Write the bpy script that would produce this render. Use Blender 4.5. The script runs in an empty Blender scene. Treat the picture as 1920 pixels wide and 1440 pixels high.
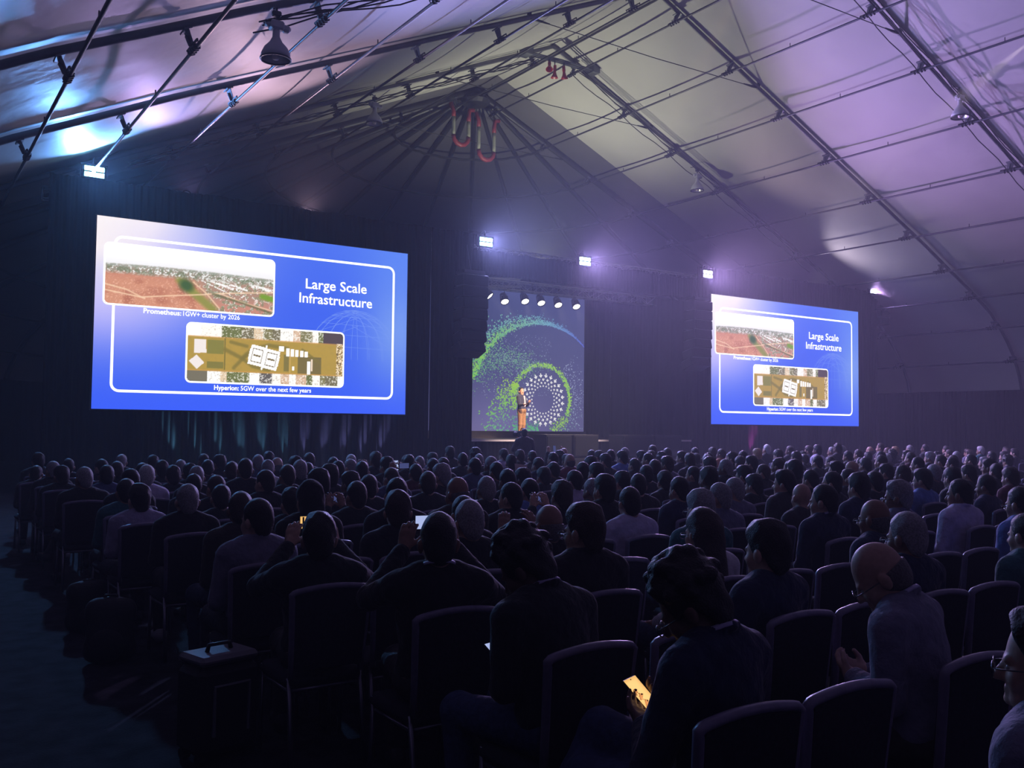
import bpy, bmesh, math, random
import numpy as np
from mathutils import Vector, Matrix, Euler

# ------------------------------------------------------------------ camera, world, exposure
SC = bpy.context.scene
COL = SC.collection
R = math.radians
cam_data = bpy.data.cameras.new('camera')
cam_data.sensor_width = 36.0
cam_data.lens = 1750.0 / 1920.0 * 36.0
cam_data.clip_start = 0.05
cam_data.clip_end = 300
cam = bpy.data.objects.new('camera', cam_data)
COL.objects.link(cam)
CAM_H = 1.75
cam.matrix_world = (Matrix.Translation((0, 0, CAM_H)) @ Matrix.Rotation(-R(33.7), 4, 'Z')
                    @ Matrix.Rotation(R(90) + math.atan(80 / 1750), 4, 'X') @ Matrix.Rotation(0.0110, 4, 'Z'))
SC.camera = cam

world = bpy.data.worlds.new('night')
SC.world = world
world.use_nodes = True
world.node_tree.nodes['Background'].inputs[0].default_value = (0.01, 0.012, 0.03, 1)
world.node_tree.nodes['Background'].inputs[1].default_value = 0.3
HAZE = 0.0034                                             # thin theatrical haze in the air
_vol = world.node_tree.nodes.new('ShaderNodeVolumeScatter')
_vol.inputs['Color'].default_value = (.9, .92, 1, 1)
_vol.inputs['Density'].default_value = HAZE
_vol.inputs['Anisotropy'].default_value = .18
world.node_tree.links.new(_vol.outputs['Volume'], world.node_tree.nodes['World Output'].inputs['Volume'])
vs = SC.view_settings
vs.view_transform = 'Standard'
vs.look = 'None'
vs.gamma = 1
vs.use_curve_mapping = False
vs.exposure = 0.0
try:
    SC.cycles.volume_step_rate = 4.0
    SC.cycles.volume_max_steps = 64
    SC.cycles.max_bounces = 4
    SC.cycles.diffuse_bounces = 2
    SC.cycles.glossy_bounces = 2
    SC.cycles.volume_bounces = 0
    SC.cycles.transmission_bounces = 0
    SC.cycles.use_adaptive_sampling = True
    SC.cycles.adaptive_threshold = 0.12
    SC.cycles.sample_clamp_indirect = 2.0
except Exception:
    pass

random.seed(7)
rng = np.random.default_rng(11)

# tunable light levels
P_STROBE = 1250.0      # each LED strobe on the header


def lin(r, g, b):
    f = lambda c: c / 12.92 if c <= 0.04045 else ((c + 0.055) / 1.055) ** 2.4
    return (f(r / 255), f(g / 255), f(b / 255))


# ------------------------------------------------------------------ materials
MATS = {}


def mat(name, color=(0.5, 0.5, 0.5), rough=0.6, metal=0.0, spec=0.5, noise=None, bump=None, objcol=False, coat=0.0, sheen=0.0):
    m = bpy.data.materials.new(name)
    m.use_nodes = True
    nt = m.node_tree
    b = nt.nodes['Principled BSDF']
    b.inputs['Base Color'].default_value = (*color, 1)
    b.inputs['Roughness'].default_value = rough
    b.inputs['Metallic'].default_value = metal
    b.inputs['Specular IOR Level'].default_value = spec
    b.inputs['Coat Weight'].default_value = coat
    if sheen:
        b.inputs['Sheen Weight'].default_value = sheen
    tc = nt.nodes.new('ShaderNodeTexCoord')
    src = None
    if objcol:
        oi = nt.nodes.new('ShaderNodeObjectInfo')
        src = oi.outputs['Color']
    if noise:
        sc, lo, hi = noise
        n = nt.nodes.new('ShaderNodeTexNoise')
        n.inputs['Scale'].default_value = sc
        n.inputs['Detail'].default_value = 5
        nt.links.new(tc.outputs['Object'], n.inputs['Vector'])
        mr = nt.nodes.new('ShaderNodeMapRange')
        mr.inputs['From Min'].default_value = 0.3
        mr.inputs['From Max'].default_value = 0.7
        mr.inputs['To Min'].default_value = lo
        mr.inputs['To Max'].default_value = hi
        nt.links.new(n.outputs['Fac'], mr.inputs['Value'])
        mx = nt.nodes.new('ShaderNodeMix')
        mx.data_type = 'RGBA'
        mx.blend_type = 'MULTIPLY'
        mx.inputs['Factor'].default_value = 1
        if src is not None:
            nt.links.new(src, mx.inputs['A'])
        else:
            mx.inputs['A'].default_value = (*color, 1)
        nt.links.new(mr.outputs['Result'], mx.inputs['B'])
        src = mx.outputs['Result']
    if src is not None:
        nt.links.new(src, b.inputs['Base Color'])
    if bump:
        sc, st, dist = bump
        n = nt.nodes.new('ShaderNodeTexNoise')
        n.inputs['Scale'].default_value = sc
        n.inputs['Detail'].default_value = 4
        nt.links.new(tc.outputs['Object'], n.inputs['Vector'])
        bp = nt.nodes.new('ShaderNodeBump')
        bp.inputs['Strength'].default_value = st
        bp.inputs['Distance'].default_value = dist
        nt.links.new(n.outputs['Fac'], bp.inputs['Height'])
        nt.links.new(bp.outputs['Normal'], b.inputs['Normal'])
    MATS[name] = m
    return m


def emat(name, color=None, strength=1.0, attr=None, sample=False):
    m = bpy.data.materials.new(name)
    m.use_nodes = True
    nt = m.node_tree
    b = nt.nodes['Principled BSDF']
    b.inputs['Base Color'].default_value = (0.01, 0.01, 0.012, 1)
    b.inputs['Roughness'].default_value = 0.5
    b.inputs['Emission Strength'].default_value = strength
    if attr:
        a = nt.nodes.new('ShaderNodeAttribute')
        a.attribute_name = attr
        nt.links.new(a.outputs['Color'], b.inputs['Emission Color'])
    else:
        b.inputs['Emission Color'].default_value = (*color, 1)
    m.cycles.emission_sampling = 'FRONT' if sample else 'NONE'
    MATS[name] = m
    return m


M = MATS
mat('skin', (0.4, 0.25, 0.18), 0.55, objcol=True, noise=(60, 0.9, 1.08), bump=(180, 0.15, 0.002))
mat('hair', (0.02, 0.015, 0.01), 0.55, objcol=True, noise=(90, 0.6, 1.3), bump=(130, 0.7, 0.01), spec=0.45)
mat('cloth', (0.05, 0.05, 0.06), 0.85, objcol=True, noise=(14, 0.8, 1.15), bump=(22, 0.45, 0.03), spec=0.25, sheen=0.15)
mat('denim', (0.02, 0.035, 0.09), 0.8, objcol=True, noise=(40, 0.7, 1.2), bump=(25, 0.4, 0.02))
mat('shoe', (0.02, 0.02, 0.02), 0.5, objcol=True)
mat('eye', (0.25, 0.24, 0.23), 0.15)
mat('spectacle', (0.08, 0.08, 0.09), 0.25, metal=0.8)
mat('chair_fabric', (0.012, 0.012, 0.022), 0.8, noise=(60, 0.7, 1.3), bump=(220, 0.3, 0.003), spec=0.3)
mat('chair_trim', (0.165, 0.15, 0.225), 0.38, noise=(30, 0.85, 1.1), spec=0.5)
mat('chair_metal', (0.22, 0.22, 0.26), 0.35, metal=0.85)
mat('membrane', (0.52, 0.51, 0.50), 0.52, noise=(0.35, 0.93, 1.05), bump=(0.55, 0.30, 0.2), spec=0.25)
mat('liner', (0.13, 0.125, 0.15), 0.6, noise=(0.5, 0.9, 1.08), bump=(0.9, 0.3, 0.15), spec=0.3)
mat('rib_metal', (0.20, 0.20, 0.22), 0.55, metal=0.6, noise=(3, 0.85, 1.1))
mat('purlin_metal', (0.07, 0.07, 0.085), 0.45, metal=0.6)
mat('dark_metal', (0.05, 0.05, 0.06), 0.45, metal=0.6)
mat('bracket_metal', (0.16, 0.17, 0.19), 0.5, metal=0.5)
mat('truss_metal', (0.30, 0.30, 0.31), 0.4, metal=0.8)
mat('cable', (0.015, 0.015, 0.018), 0.6)
mat('drape', (0.006, 0.006, 0.009), 0.9, noise=(4, 0.8, 1.2), spec=0.08)
mat('carpet', (0.020, 0.020, 0.026), 0.95, noise=(5, 0.45, 1.7), bump=(60, 0.6, 0.01), spec=0.15)
mat('stage_deck', (0.035, 0.028, 0.026), 0.55, noise=(3, 0.8, 1.2))
mat('stage_edge', (0.85, 0.74, 0.70), 0.5)
mat('black_plastic', (0.008, 0.008, 0.009), 0.5, spec=0.3)
mat('grille', (0.006, 0.006, 0.007), 0.7, bump=(120, 0.6, 0.01), spec=0.2)
mat('lamp_grey', (0.42, 0.43, 0.47), 0.5)
mat('lamp_reflector', (0.55, 0.53, 0.53), 0.3, metal=0.6)
mat('lamp_globe', (0.8, 0.7, 0.68), 0.3)
mat('horn_red', (0.35, 0.012, 0.02), 0.4)
mat('hose_red', (0.22, 0.02, 0.03), 0.5)
mat('hose_grey', (0.26, 0.27, 0.22), 0.5, bump=(60, 0.6, 0.02))
mat('bag', (0.012, 0.012, 0.014), 0.75, bump=(120, 0.4, 0.004))
mat('bag_grey', (0.14, 0.14, 0.16), 0.6, bump=(90, 0.4, 0.004))
mat('paper', (0.75, 0.62, 0.55), 0.7)
mat('lanyard', (0.35, 0.33, 0.5), 0.6)
emat('pixels', attr='Col', strength=1.18)
emat('slide_pixels', attr='Col', strength=1.08, sample=True)
emat('slide_white', (1.0, 1.0, 1.0), 1.5)
emat('strobe_cyan', (0.30, 0.85, 1.0), 14)
emat('strobe_blue', (0.38, 0.72, 1.0), 14)
emat('strobe_violet', (0.55, 0.60, 1.0), 14)
emat('spot_white', (1.0, 0.97, 0.85), 3.0)
emat('phone_warm', lin(255, 200, 120), 0.9)
emat('phone_cool', lin(190, 205, 255), 0.8)
emat('phone_dim', lin(90, 100, 160), 0.5)
emat('logo_white', lin(240, 238, 235), 0.95)


# ------------------------------------------------------------------ mesh helpers
class MB:
    """collects shapes for one mesh object"""

    def __init__(self):
        self.v = []
        self.f = []

    def add(self, vs_, fs_):
        n = len(self.v)
        self.v += [tuple(p) for p in vs_]
        self.f += [tuple(i + n for i in q) for q in fs_]
        return self

    def box(self, c, s, rot=None, bev=0.0):
        hx, hy, hz = s[0] / 2, s[1] / 2, s[2] / 2
        if bev:
            b = min(bev, hx * .9, hy * .9, hz * .9)
            pts = []
            for sx in (-1, 1):
                for sy in (-1, 1):
                    for sz in (-1, 1):
                        pts += [(sx * (hx - b), sy * (hy - b), sz * hz), (sx * (hx - b), sy * hy, sz * (hz - b)), (sx * hx, sy * (hy - b), sz * (hz - b))]
            bm = bmesh.new()
            for p in pts:
                bm.verts.new(p)
            bmesh.ops.convex_hull(bm, input=bm.verts)
            bm.verts.index_update()
            vs_ = [v.co.copy() for v in bm.verts]
            fs_ = [[v.index for v in f.verts] for f in bm.faces]
            bm.free()
        else:
            vs_ = [Vector((x, y, z)) for x in (-hx, hx) for y in (-hy, hy) for z in (-hz, hz)]
            fs_ = [(0, 1, 3, 2), (4, 6, 7, 5), (0, 4, 5, 1), (2, 3, 7, 6), (0, 2, 6, 4), (1, 5, 7, 3)]
        m = Matrix.Translation(c)
        if rot is not None:
            m = m @ (rot if isinstance(rot, Matrix) else Euler(rot).to_matrix().to_4x4())
        return self.add([m @ Vector(p) for p in vs_], fs_)

    def tube(self, pts, r, n=8, caps=True, ry=None):
        pts = [Vector(p) for p in pts]
        rings = []
        prev = None
        for i, p in enumerate(pts):
            if i == 0:
                d = pts[1] - p
            elif i == len(pts) - 1:
                d = p - pts[i - 1]
            else:
                d = (pts[i + 1] - p).normalized() + (p - pts[i - 1]).normalized()
            d.normalize()
            if prev is None:
                a = Vector((0, 0, 1)) if abs(d.z) < 0.9 else Vector((1, 0, 0))
                u = a.cross(d).normalized()
            else:
                u = (prev - d * prev.dot(d)).normalized()
            prev = u
            w = d.cross(u)
            rr = r[i] if isinstance(r, (list, tuple)) else r
            rb = rr if ry is None else ry
            rings.append([p + u * math.cos(2 * math.pi * k / n) * rr + w * math.sin(2 * math.pi * k / n) * rb for k in range(n)])
        vs_ = [q for rg in rings for q in rg]
        fs_ = []
        for i in range(len(rings) - 1):
            for k in range(n):
                a = i * n + k
                b = i * n + (k + 1) % n
                fs_.append((a, b, b + n, a + n))
        if caps:
            fs_.append(tuple(range(n - 1, -1, -1)))
            fs_.append(tuple(len(vs_) - n + k for k in range(n)))
        return self.add(vs_, fs_)

    def lathe(self, prof, n=20, m=None):
        vs_ = []
        for r_, z in prof:
            for k in range(n):
                a = 2 * math.pi * k / n
                vs_.append(Vector((r_ * math.cos(a), r_ * math.sin(a), z)))
        fs_ = []
        for i in range(len(prof) - 1):
            for k in range(n):
                a = i * n + k
                b = i * n + (k + 1) % n
                fs_.append((a, b, b + n, a + n))
        if m is not None:
            vs_ = [m @ p for p in vs_]
        return self.add(vs_, fs_)

    def mesh(self, name, material, smooth=False):
        me = bpy.data.meshes.new(name)
        me.from_pydata([tuple(p) for p in self.v], [], self.f)
        me.materials.append(MATS[material] if isinstance(material, str) else material)
        if smooth:
            me.polygons.foreach_set('use_smooth', [True] * len(me.polygons))
        me.update()
        return me

    def build(self, name, material, parent=None, smooth=False):
        return link(name, self.mesh(name, material, smooth), parent)


def link(name, data, parent=None, loc=None, rot=None, mw=None):
    o = bpy.data.objects.new(name, data)
    COL.objects.link(o)
    if parent is not None:
        o.parent = parent
    if mw is not None:
        o.matrix_local = mw
    else:
        if loc is not None:
            o.location = loc
        if rot is not None:
            o.rotation_euler = rot
    return o


def tag(o, label=None, cat=None, group=None, kind=None):
    if label:
        o['label'] = label
    if cat:
        o['category'] = cat
    if group:
        o['group'] = group
    if kind:
        o['kind'] = kind
    return o


def empty(name, loc=(0, 0, 0), rotz=0.0):
    o = bpy.data.objects.new(name, None)
    o.empty_display_size = 0.2
    COL.objects.link(o)
    o.location = loc
    o.rotation_euler = (0, 0, rotz)
    return o


def copy_tree(o, parent=None):
    c = o.copy()
    COL.objects.link(c)
    if parent is not None:
        c.parent = parent
        c.matrix_parent_inverse = o.matrix_parent_inverse.copy()
    for ch in list(o.children):
        copy_tree(ch, c)
    return c


ORD = ['first', 'second', 'third', 'fourth', 'fifth', 'sixth', 'seventh', 'eighth', 'ninth', 'tenth', 'eleventh', 'twelfth', 'thirteenth',
       'fourteenth', 'fifteenth', 'sixteenth', 'seventeenth', 'eighteenth', 'nineteenth', 'twentieth']
TENS = {20: 'twenty', 30: 'thirty', 40: 'forty', 50: 'fifty', 60: 'sixty'}
TENTH = {20: 'twentieth', 30: 'thirtieth', 40: 'fortieth', 50: 'fiftieth', 60: 'sixtieth'}


def ordn(i):
    if i < 20:
        return ORD[i]
    n = i + 1
    t = n // 10 * 10
    return TENTH[t] if n == t else TENS[t] + '-' + ORD[n - t - 1]


def spot(name, loc, target, color, power, angle, blend=0.4, radius=0.05, parent=None):
    d = bpy.data.lights.new(name, 'SPOT')
    d.color = color
    d.energy = power
    d.spot_size = R(angle)
    d.spot_blend = blend
    d.shadow_soft_size = radius
    o = link(name, d)
    v = Vector(target) - Vector(loc)
    o.matrix_world = Matrix.Translation(loc) @ v.to_track_quat('-Z', 'Y').to_matrix().to_4x4()
    if parent is not None:
        bpy.context.view_layer.update()
        mw = o.matrix_world.copy()
        o.parent = parent
        o.matrix_parent_inverse = parent.matrix_world.inverted()
    return o


def area(name, loc, target, color, power, sx, sy, parent=None, spread=180):
    d = bpy.data.lights.new(name, 'AREA')
    d.shape = 'RECTANGLE'
    d.size = sx
    d.size_y = sy
    d.color = color
    d.energy = power
    d.spread = R(spread)
    o = link(name, d)
    v = Vector(target) - Vector(loc)
    o.matrix_world = Matrix.Translation(loc) @ v.to_track_quat('-Z', 'Y').to_matrix().to_4x4()
    if parent is not None:
        bpy.context.view_layer.update()
        o.parent = parent
        o.matrix_parent_inverse = parent.matrix_world.inverted()
    return o

# ------------------------------------------------------------------ tent shell
XR = 19.1
PROF = np.array([(0, 15.2), (14, 8.97), (15.8, 8.1), (17.3, 7.4), (18.6, 6.7), (19.6, 5.9), (20.4, 5.0), (20.9, 4.0), (21.3, 2.5), (21.6, 0)], float)
CUM = np.r_[0, np.cumsum(np.linalg.norm(np.diff(PROF, axis=0), axis=1))]
TAN = np.gradient(PROF, axis=0)
TAN /= np.linalg.norm(TAN, axis=1)[:, None]
NIN = np.stack([TAN[:, 1], -TAN[:, 0]], 1)          # inward normal


def prof(s, off=0.0):
    """point on the tent section at arc length s from the ridge, off metres inside"""
    dx = np.interp(s, CUM, PROF[:, 0])
    z = np.interp(s, CUM, PROF[:, 1])
    nx = np.interp(s, CUM, NIN[:, 0])
    nz = np.interp(s, CUM, NIN[:, 1])
    return dx + nx * off, z + nz * off, nx, nz


SMAX = CUM[-1]
PS = [0.0, 1.1, 3.7, 6.3, 9.0, 11.6, 14.2, 16.7, 18.8, 21.0, 23.0]
RIBS = [-5.25, 0.0, 5.25, 10.5, 15.75, 21.0, 26.25, 31.5]
Y_END = 31.5
Y_LINER = 29.9

floor = MB().box((19, 22, -0.05), (56, 66, 0.1)).build('floor', 'carpet')
tag(floor, kind='structure')

ceiling = tag(empty('ceiling'), kind='structure')


def membrane(y0, y1, side, material, sag=0.10):
    nu, nv = 8, 30
    ss = np.r_[np.linspace(0, 14.5, 14), np.linspace(15.4, SMAX, nv - 14)]
    v, f = [], []
    for i in range(nu + 1):
        t = i / nu
        for s in ss:
            dx, z, nx, nz = prof(s, -0.12 + sag * 4 * t * (1 - t))
            if s == 0:
                dx = 0
            v.append((XR + side * dx, y0 + (y1 - y0) * t, max(z, 0)))
    for i in range(nu):
        for j in range(nv - 1):
            a = i * nv + j
            f.append((a, a + 1, a + nv + 1, a + nv))
    MB().add(v, f).build('membrane_panel', material, ceiling, smooth=True)


bays = [(-9.0, -5.25)] + [(RIBS[i], RIBS[i + 1]) for i in range(6)] + [(26.25, Y_LINER)]
for y0, y1 in bays:
    for side in (-1, 1):
        membrane(y0, y1, side, 'membrane', 0.1)
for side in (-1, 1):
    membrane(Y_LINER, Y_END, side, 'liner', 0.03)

# bracket plate: hangs from the rib and carries the purlin (local: +Z away from the membrane, Y along the purlin)
bk = MB()
bk.add([(-.008, -.14, .0), (-.008, .12, .0), (-.008, .10, .28), (-.008, -.06, .34), (.008, -.14, .0), (.008, .12, .0), (.008, .10, .28), (.008, -.06, .34)],
       [(0, 1, 2, 3), (7, 6, 5, 4), (0, 4, 5, 1), (1, 5, 6, 2), (2, 6, 7, 3), (3, 7, 4, 0)])
bk.box((0, .0, .02), (.14, .3, .03))
bk.box((.03, .02, .18), (.05, .05, .18), bev=.01)
BRACKET = bk.mesh('bracket', 'bracket_metal')
cl = MB()
for k in (-.16, -.06, .06, .16):
    cl.box((0, k, .0), (.11, .045, .10), bev=.012)
    cl.tube([(-.07, k, .0), (.07, k, .0)], .012, 6)
cl.box((.0, 0, -.075), (.03, .62, .03))
for k in (-.3, .3):
    cl.tube([(0, k, -.09), (0, k, .02)], .012, 6)
CLAMP = cl.mesh('clamp', 'dark_metal')

for y in RIBS:
    pts = []
    for side in (-1, 1):
        seq = np.r_[np.linspace(0, 14.5, 10), np.linspace(15.5, SMAX, 16)]
        pp = []
        for s in seq:
            dx, z, _, _ = prof(s, 0.0)
            if s == 0:
                dx = 0
            pp.append((XR + side * dx, y, max(z, 0)))
        pts = pp[::-1] if side == -1 else pts + pp[1:]
    last = y == Y_END
    rib = MB().tube(pts, 0.11 if last else 0.055, 8, ry=0.15 if last else 0.075).build('rib', 'dark_metal' if last else 'rib_metal', ceiling, smooth=True)
    if y < 5:
        continue
    for side in (-1, 1):
        for s in PS[1:]:
            dx, z, nx, nz = prof(s, 0.08)
            zax = Vector((side * nx, 0, nz)).normalized()
            yax = Vector((0, 1, 0))
            xax = yax.cross(zax)
            m = Matrix((xax, yax, zax)).transposed().to_4x4()
            m.translation = (XR + side * dx, y, z)
            link('bracket', BRACKET, rib, mw=m)
    # tie cable across the ridge, with turnbuckles
    tx = 4.65
    tz = 13.12
    t = MB()
    t.tube([(XR - tx, y, tz), (XR, y, tz - .05), (XR + tx, y, tz)], 0.013, 6)
    for sd in (-1, 1):
        t.tube([(XR + sd * (tx - .08), y, tz), (XR + sd * (tx - .3), y, tz), (XR + sd * (tx - .7), y, tz)], [.03, .04, .02], 6)
        t.box((XR + sd * tx, y, tz + .06), (.10, .08, .2))
    t.build('tie_cable', 'cable', rib)
    # runs of electrical cable along two of the ribs
    if y in (15.75, 26.25, 5.25):
        c = MB()
        for k, (dy, of) in enumerate(((-.22, .30), (-.30, .34), (-.38, .30), (.16, .30), (-.46, .36))):
            for side in (-1, 1):
                pp = []
                for s in np.linspace(1.2, 15.5, 24):
                    dx, z, _, _ = prof(s, of + .05 * math.sin(s * 2.4 + k))
                    pp.append((XR + side * dx, y + dy, z))
                c.tube(pp, 0.016, 5)
        c.build('wiring', 'cable', rib, smooth=True)

for side in (-1, 1):
    for s in PS[1:]:
        dx, z, nx, nz = prof(s, 0.42)
        x = XR + side * dx
        n = 28
        pts = []
        for k in range(n + 1):
            yy = -5.25 + (Y_END + 5.25) * k / n
            pts.append((x, yy, z))
        p = MB().tube(pts, 0.034, 8).build('purlin', 'purlin_metal', ceiling, smooth=True)
        zax = Vector((side * nx, 0, nz)).normalized()
        yax = Vector((0, 1, 0))
        xax = yax.cross(zax)
        m = Matrix((xax, yax, zax)).transposed().to_4x4()
        for y in RIBS[2:]:
            mm = m.copy()
            mm.translation = (x, y, z)
            link('clamp', CLAMP, p, mw=mm)
        st = MB()                                        # small studs standing on the purlin mid-bay
        for y in np.arange(8, 31, 2.62):
            st.tube([(x, y, z), (x, y, z + .13)], .013, 5)
        st.build('stud', 'dark_metal', p)
pr = MB().tube([(XR, -5.25, 14.85), (XR, Y_END, 14.85)], 0.04, 8).build('purlin', 'purlin_metal', ceiling, smooth=True)

# rounded tent end
wall_far = tag(empty('wall_far'), kind='structure')
NS = 12
ss = np.r_[np.linspace(0.3, 14.5, 12), np.linspace(15.4, SMAX, 14)]
for k in range(NS):
    a0, a1 = math.pi * k / NS, math.pi * (k + 1) / NS
    v, f = [], []
    for i in range(4):
        a = a0 + (a1 - a0) * i / 3
        for s in ss:
            dx, z, _, _ = prof(s, -0.12)
            v.append((XR + dx * math.cos(a), Y_END + dx * math.sin(a), max(z, 0)))
    nv = len(ss)
    for i in range(3):
        for j in range(nv - 1):
            q = i * nv + j
            f.append((q, q + nv, q + nv + 1, q + 1))
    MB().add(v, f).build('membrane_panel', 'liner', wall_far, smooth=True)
for k in range(1, NS):
    a = math.pi * k / NS
    pts = []
    for s in ss:
        dx, z, _, _ = prof(s, 0.0)
        pts.append((XR + dx * math.cos(a), Y_END + dx * math.sin(a), max(z, 0)))
    MB().tube(pts, 0.09, 6, ry=0.12).build('rib', 'dark_metal', wall_far, smooth=True)
for s in PS[2:]:
    dx, z, _, _ = prof(s, 0.42)
    pts = [(XR + dx * math.cos(math.pi * k / 48), Y_END + dx * math.sin(math.pi * k / 48), z - .035 * abs(math.sin(math.pi * k / 4))) for k in range(49)]
    MB().tube(pts, 0.05, 6).build('ring_cable', 'cable', wall_far, smooth=True)
MB().lathe([(0.02, 14.6), (.5, 14.6), (.6, 14.75), (.5, 14.9), (.02, 14.9)], 16, Matrix.Translation((XR, Y_END, 0))).build('hub', 'dark_metal', wall_far)
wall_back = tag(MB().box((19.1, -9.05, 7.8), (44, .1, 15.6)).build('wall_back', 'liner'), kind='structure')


# ------------------------------------------------------------------ black drapes
def pleats(path, z0, z1, amp=0.05, wl=0.16, seed=0, scallop=0.0):
    """one pleated curtain along a polyline path"""
    pts = [Vector((p[0], p[1], 0)) for p in path]
    L = [0]
    for i in range(1, len(pts)):
        L.append(L[-1] + (pts[i] - pts[i - 1]).length)
    n = max(8, int(L[-1] / wl * 6))
    r_ = random.Random(seed)
    ph = r_.random() * 6
    v, f = [], []
    rows = 4
    for i in range(n + 1):
        s = L[-1] * i / n
        j = min(len(L) - 2, int(np.searchsorted(L, s, side='right') - 1))
        t = (s - L[j]) / (L[j + 1] - L[j])
        p = pts[j].lerp(pts[j + 1], t)
        d = (pts[j + 1] - pts[j]).normalized()
        nrm = Vector((-d.y, d.x, 0))
        w = math.sin(2 * math.pi * s / wl + ph + 1.3 * math.sin(s * 1.7 + ph)) * (0.7 + 0.5 * math.sin(s * 2.9 + ph * 2))
        for k in range(rows):
            z = z0 + (z1 - z0) * k / (rows - 1)
            am = amp * (1.25 - 0.5 * k / (rows - 1))
            q = p + nrm * w * am
            zz = z + (scallop * math.sin(s * 5 + ph) if k == rows - 1 else 0)
            v.append((q.x, q.y, zz))
    for i in range(n):
        for k in range(rows - 1):
            a = i * rows + k
            f.append((a, a + rows, a + rows + 1, a + 1))
    return MB().add(v, f)


YW = 25.3
wall_front = tag(empty('wall_front'), kind='structure')


def drape_run(x0, x1, y, z0, z1, n, parent, seed, amp=.05, wl=.17):
    for i in range(n):
        a = x0 + (x1 - x0) * i / n
        b = x0 + (x1 - x0) * (i + 1) / n
        pleats([(a, y), (b + .01, y)], z0, z1, amp, wl, seed + i, .02).build('drape_panel', 'drape', parent, smooth=True)


drape_run(3.1, 15.35, YW, 0.02, 7.9, 8, wall_front, 10)
drape_run(25.25, 36.3, YW, 0.02, 7.9, 7, wall_front, 30)
drape_run(15.3, 25.3, YW, 6.62, 7.4, 5, wall_front, 50, .03, .14)
drape_run(23.25, 33.5, 30.0, .02, 7.4, 6, wall_front, 70, .09, .34)
drape_run(8.0, 15.9, 30.0, .02, 7.4, 5, wall_front, 90, .09, .34)

wall_right = tag(empty('wall_right'), kind='structure')
wall_left = tag(empty('wall_left'), kind='structure')
for i in range(9):
    y0 = -5.25 + i * 4.083
    pleats([(XR + 20.75, y0), (XR + 20.75, y0 + 4.09)], .02, 3.55, .04, .2, i + 120).build('drape_panel', 'drape', wall_right, smooth=True)
    pleats([(XR - 20.75, y0), (XR - 20.75, y0 + 4.09)], .02, 3.55, .04, .2, i + 140).build('drape_panel', 'drape', wall_left, smooth=True)
for k in range(4):
    for sgn, w in ((1, wall_right), (-1, wall_left)):
        a0, a1 = math.pi / 8 * k, math.pi / 8 * (k + 1)
        arc = [(XR + sgn * 20.75 * math.cos(a0 + (a1 - a0) * q / 6), Y_END + 20.75 * math.sin(a0 + (a1 - a0) * q / 6)) for q in range(7)]
        pleats(arc, .02, 3.55, .04, .4, k + 160).build('drape_panel', 'drape', w, smooth=True)


# ------------------------------------------------------------------ stage
stage = tag(empty('stage', (20.2, 25.6, 0)), 'dark raised stage deck with a pale lit front edge below the backdrop', 'stage')


def at(o, wx, wy, wz):
    return (wx - o.location[0], wy - o.location[1], wz - o.location[2])


MB().box(at(stage, 20.2, 27.7, 1.29), (10.0, 4.2, .06)).build('deck', 'stage_deck', stage)
MB().box(at(stage, 20.2, 25.58, 1.295), (10.0, .06, .06)).build('edge_trim', 'stage_edge', stage)
pleats([at(stage, 15.2, 25.66, 0)[:2], at(stage, 25.2, 25.66, 0)[:2]], 0.02, 1.26, .03, .15, 5).build('skirt', 'drape', stage, smooth=True)

# ------------------------------------------------------------------ backdrop with particle rings and arrow sunburst
BX0, BX1, BZ0, BZ1, BY = 15.9, 23.22, 1.58, 7.0, 29.6
backdrop = tag(empty('stage_backdrop', (BX0, BY, 1.32)), 'grey-blue stage backdrop with green particle swirls and white arrow sunburst', 'backdrop')
MB().box(at(backdrop, (BX0 + BX1) / 2, BY + .06, 1.45), (BX1 - BX0 + .1, .3, .26)).build('plinth', 'stage_deck', backdrop)


def colour_mesh(name, v, f, cols, parent, loc=None, material='pixels'):
    """mesh with a colour per vertex"""
    me = bpy.data.meshes.new(name)
    me.from_pydata(v, [], f)
    at_ = me.attributes.new('Col', 'FLOAT_COLOR', 'POINT')
    c4 = np.ones((len(v), 4), np.float32)
    c4[:, :3] = np.asarray(cols, np.float32)
    at_.data.foreach_set('color', c4.ravel())
    me.materials.append(MATS[material])
    me.update()
    return link(name, me, parent, loc)


def lin_np(a):
    a = np.asarray(a, float) / 255.0
    return np.where(a <= 0.04045, a / 12.92, ((a + 0.055) / 1.055) ** 2.4)


gx, gz = 30, 22
v, f, c = [], [], []
for j in range(gz + 1):
    for i in range(gx + 1):
        u, w = i / gx, j / gz
        v.append((u * (BX1 - BX0), 0, BZ0 - 1.32 + w * (BZ1 - BZ0)))
        base = np.array([84, 82, 122]) * (1 - w) + np.array([56, 64, 104]) * w
        glow = math.exp(-((u - .45) ** 2 / .08 + (w - .08) ** 2 / .05))
        c.append(lin_np(base + glow * np.array([22, 18, 24])))
for j in range(gz):
    for i in range(gx):
        a = j * (gx + 1) + i
        f.append((a, a + 1, a + gx + 2, a + gx + 1))
colour_mesh('panel', v, f, c, backdrop, material='slide_pixels')

LCX, LCZ = 21.20, 2.81       # centre of the sunburst
v, f, c = [], [], []


def dot(x, z, r_, col, rot=None):
    if not (BX0 + .02 < x < BX1 - .02 and BZ0 + .02 < z < BZ1 - .02):
        return
    a0 = random.random() * 3 if rot is None else rot
    n = len(v)
    for k in range(4):
        a = a0 + k * math.pi / 2
        rr = r_ * (1.75 if k % 2 else 1.0)
        v.append((x + math.cos(a) * rr - BX0, -.008, z + math.sin(a) * rr - 1.32))
        c.append(lin_np(col))
    f.append((n, n + 1, n + 2, n + 3))


def mixc(a, b, t):
    return [a[i] + (b[i] - a[i]) * t for i in range(3)]


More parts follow.
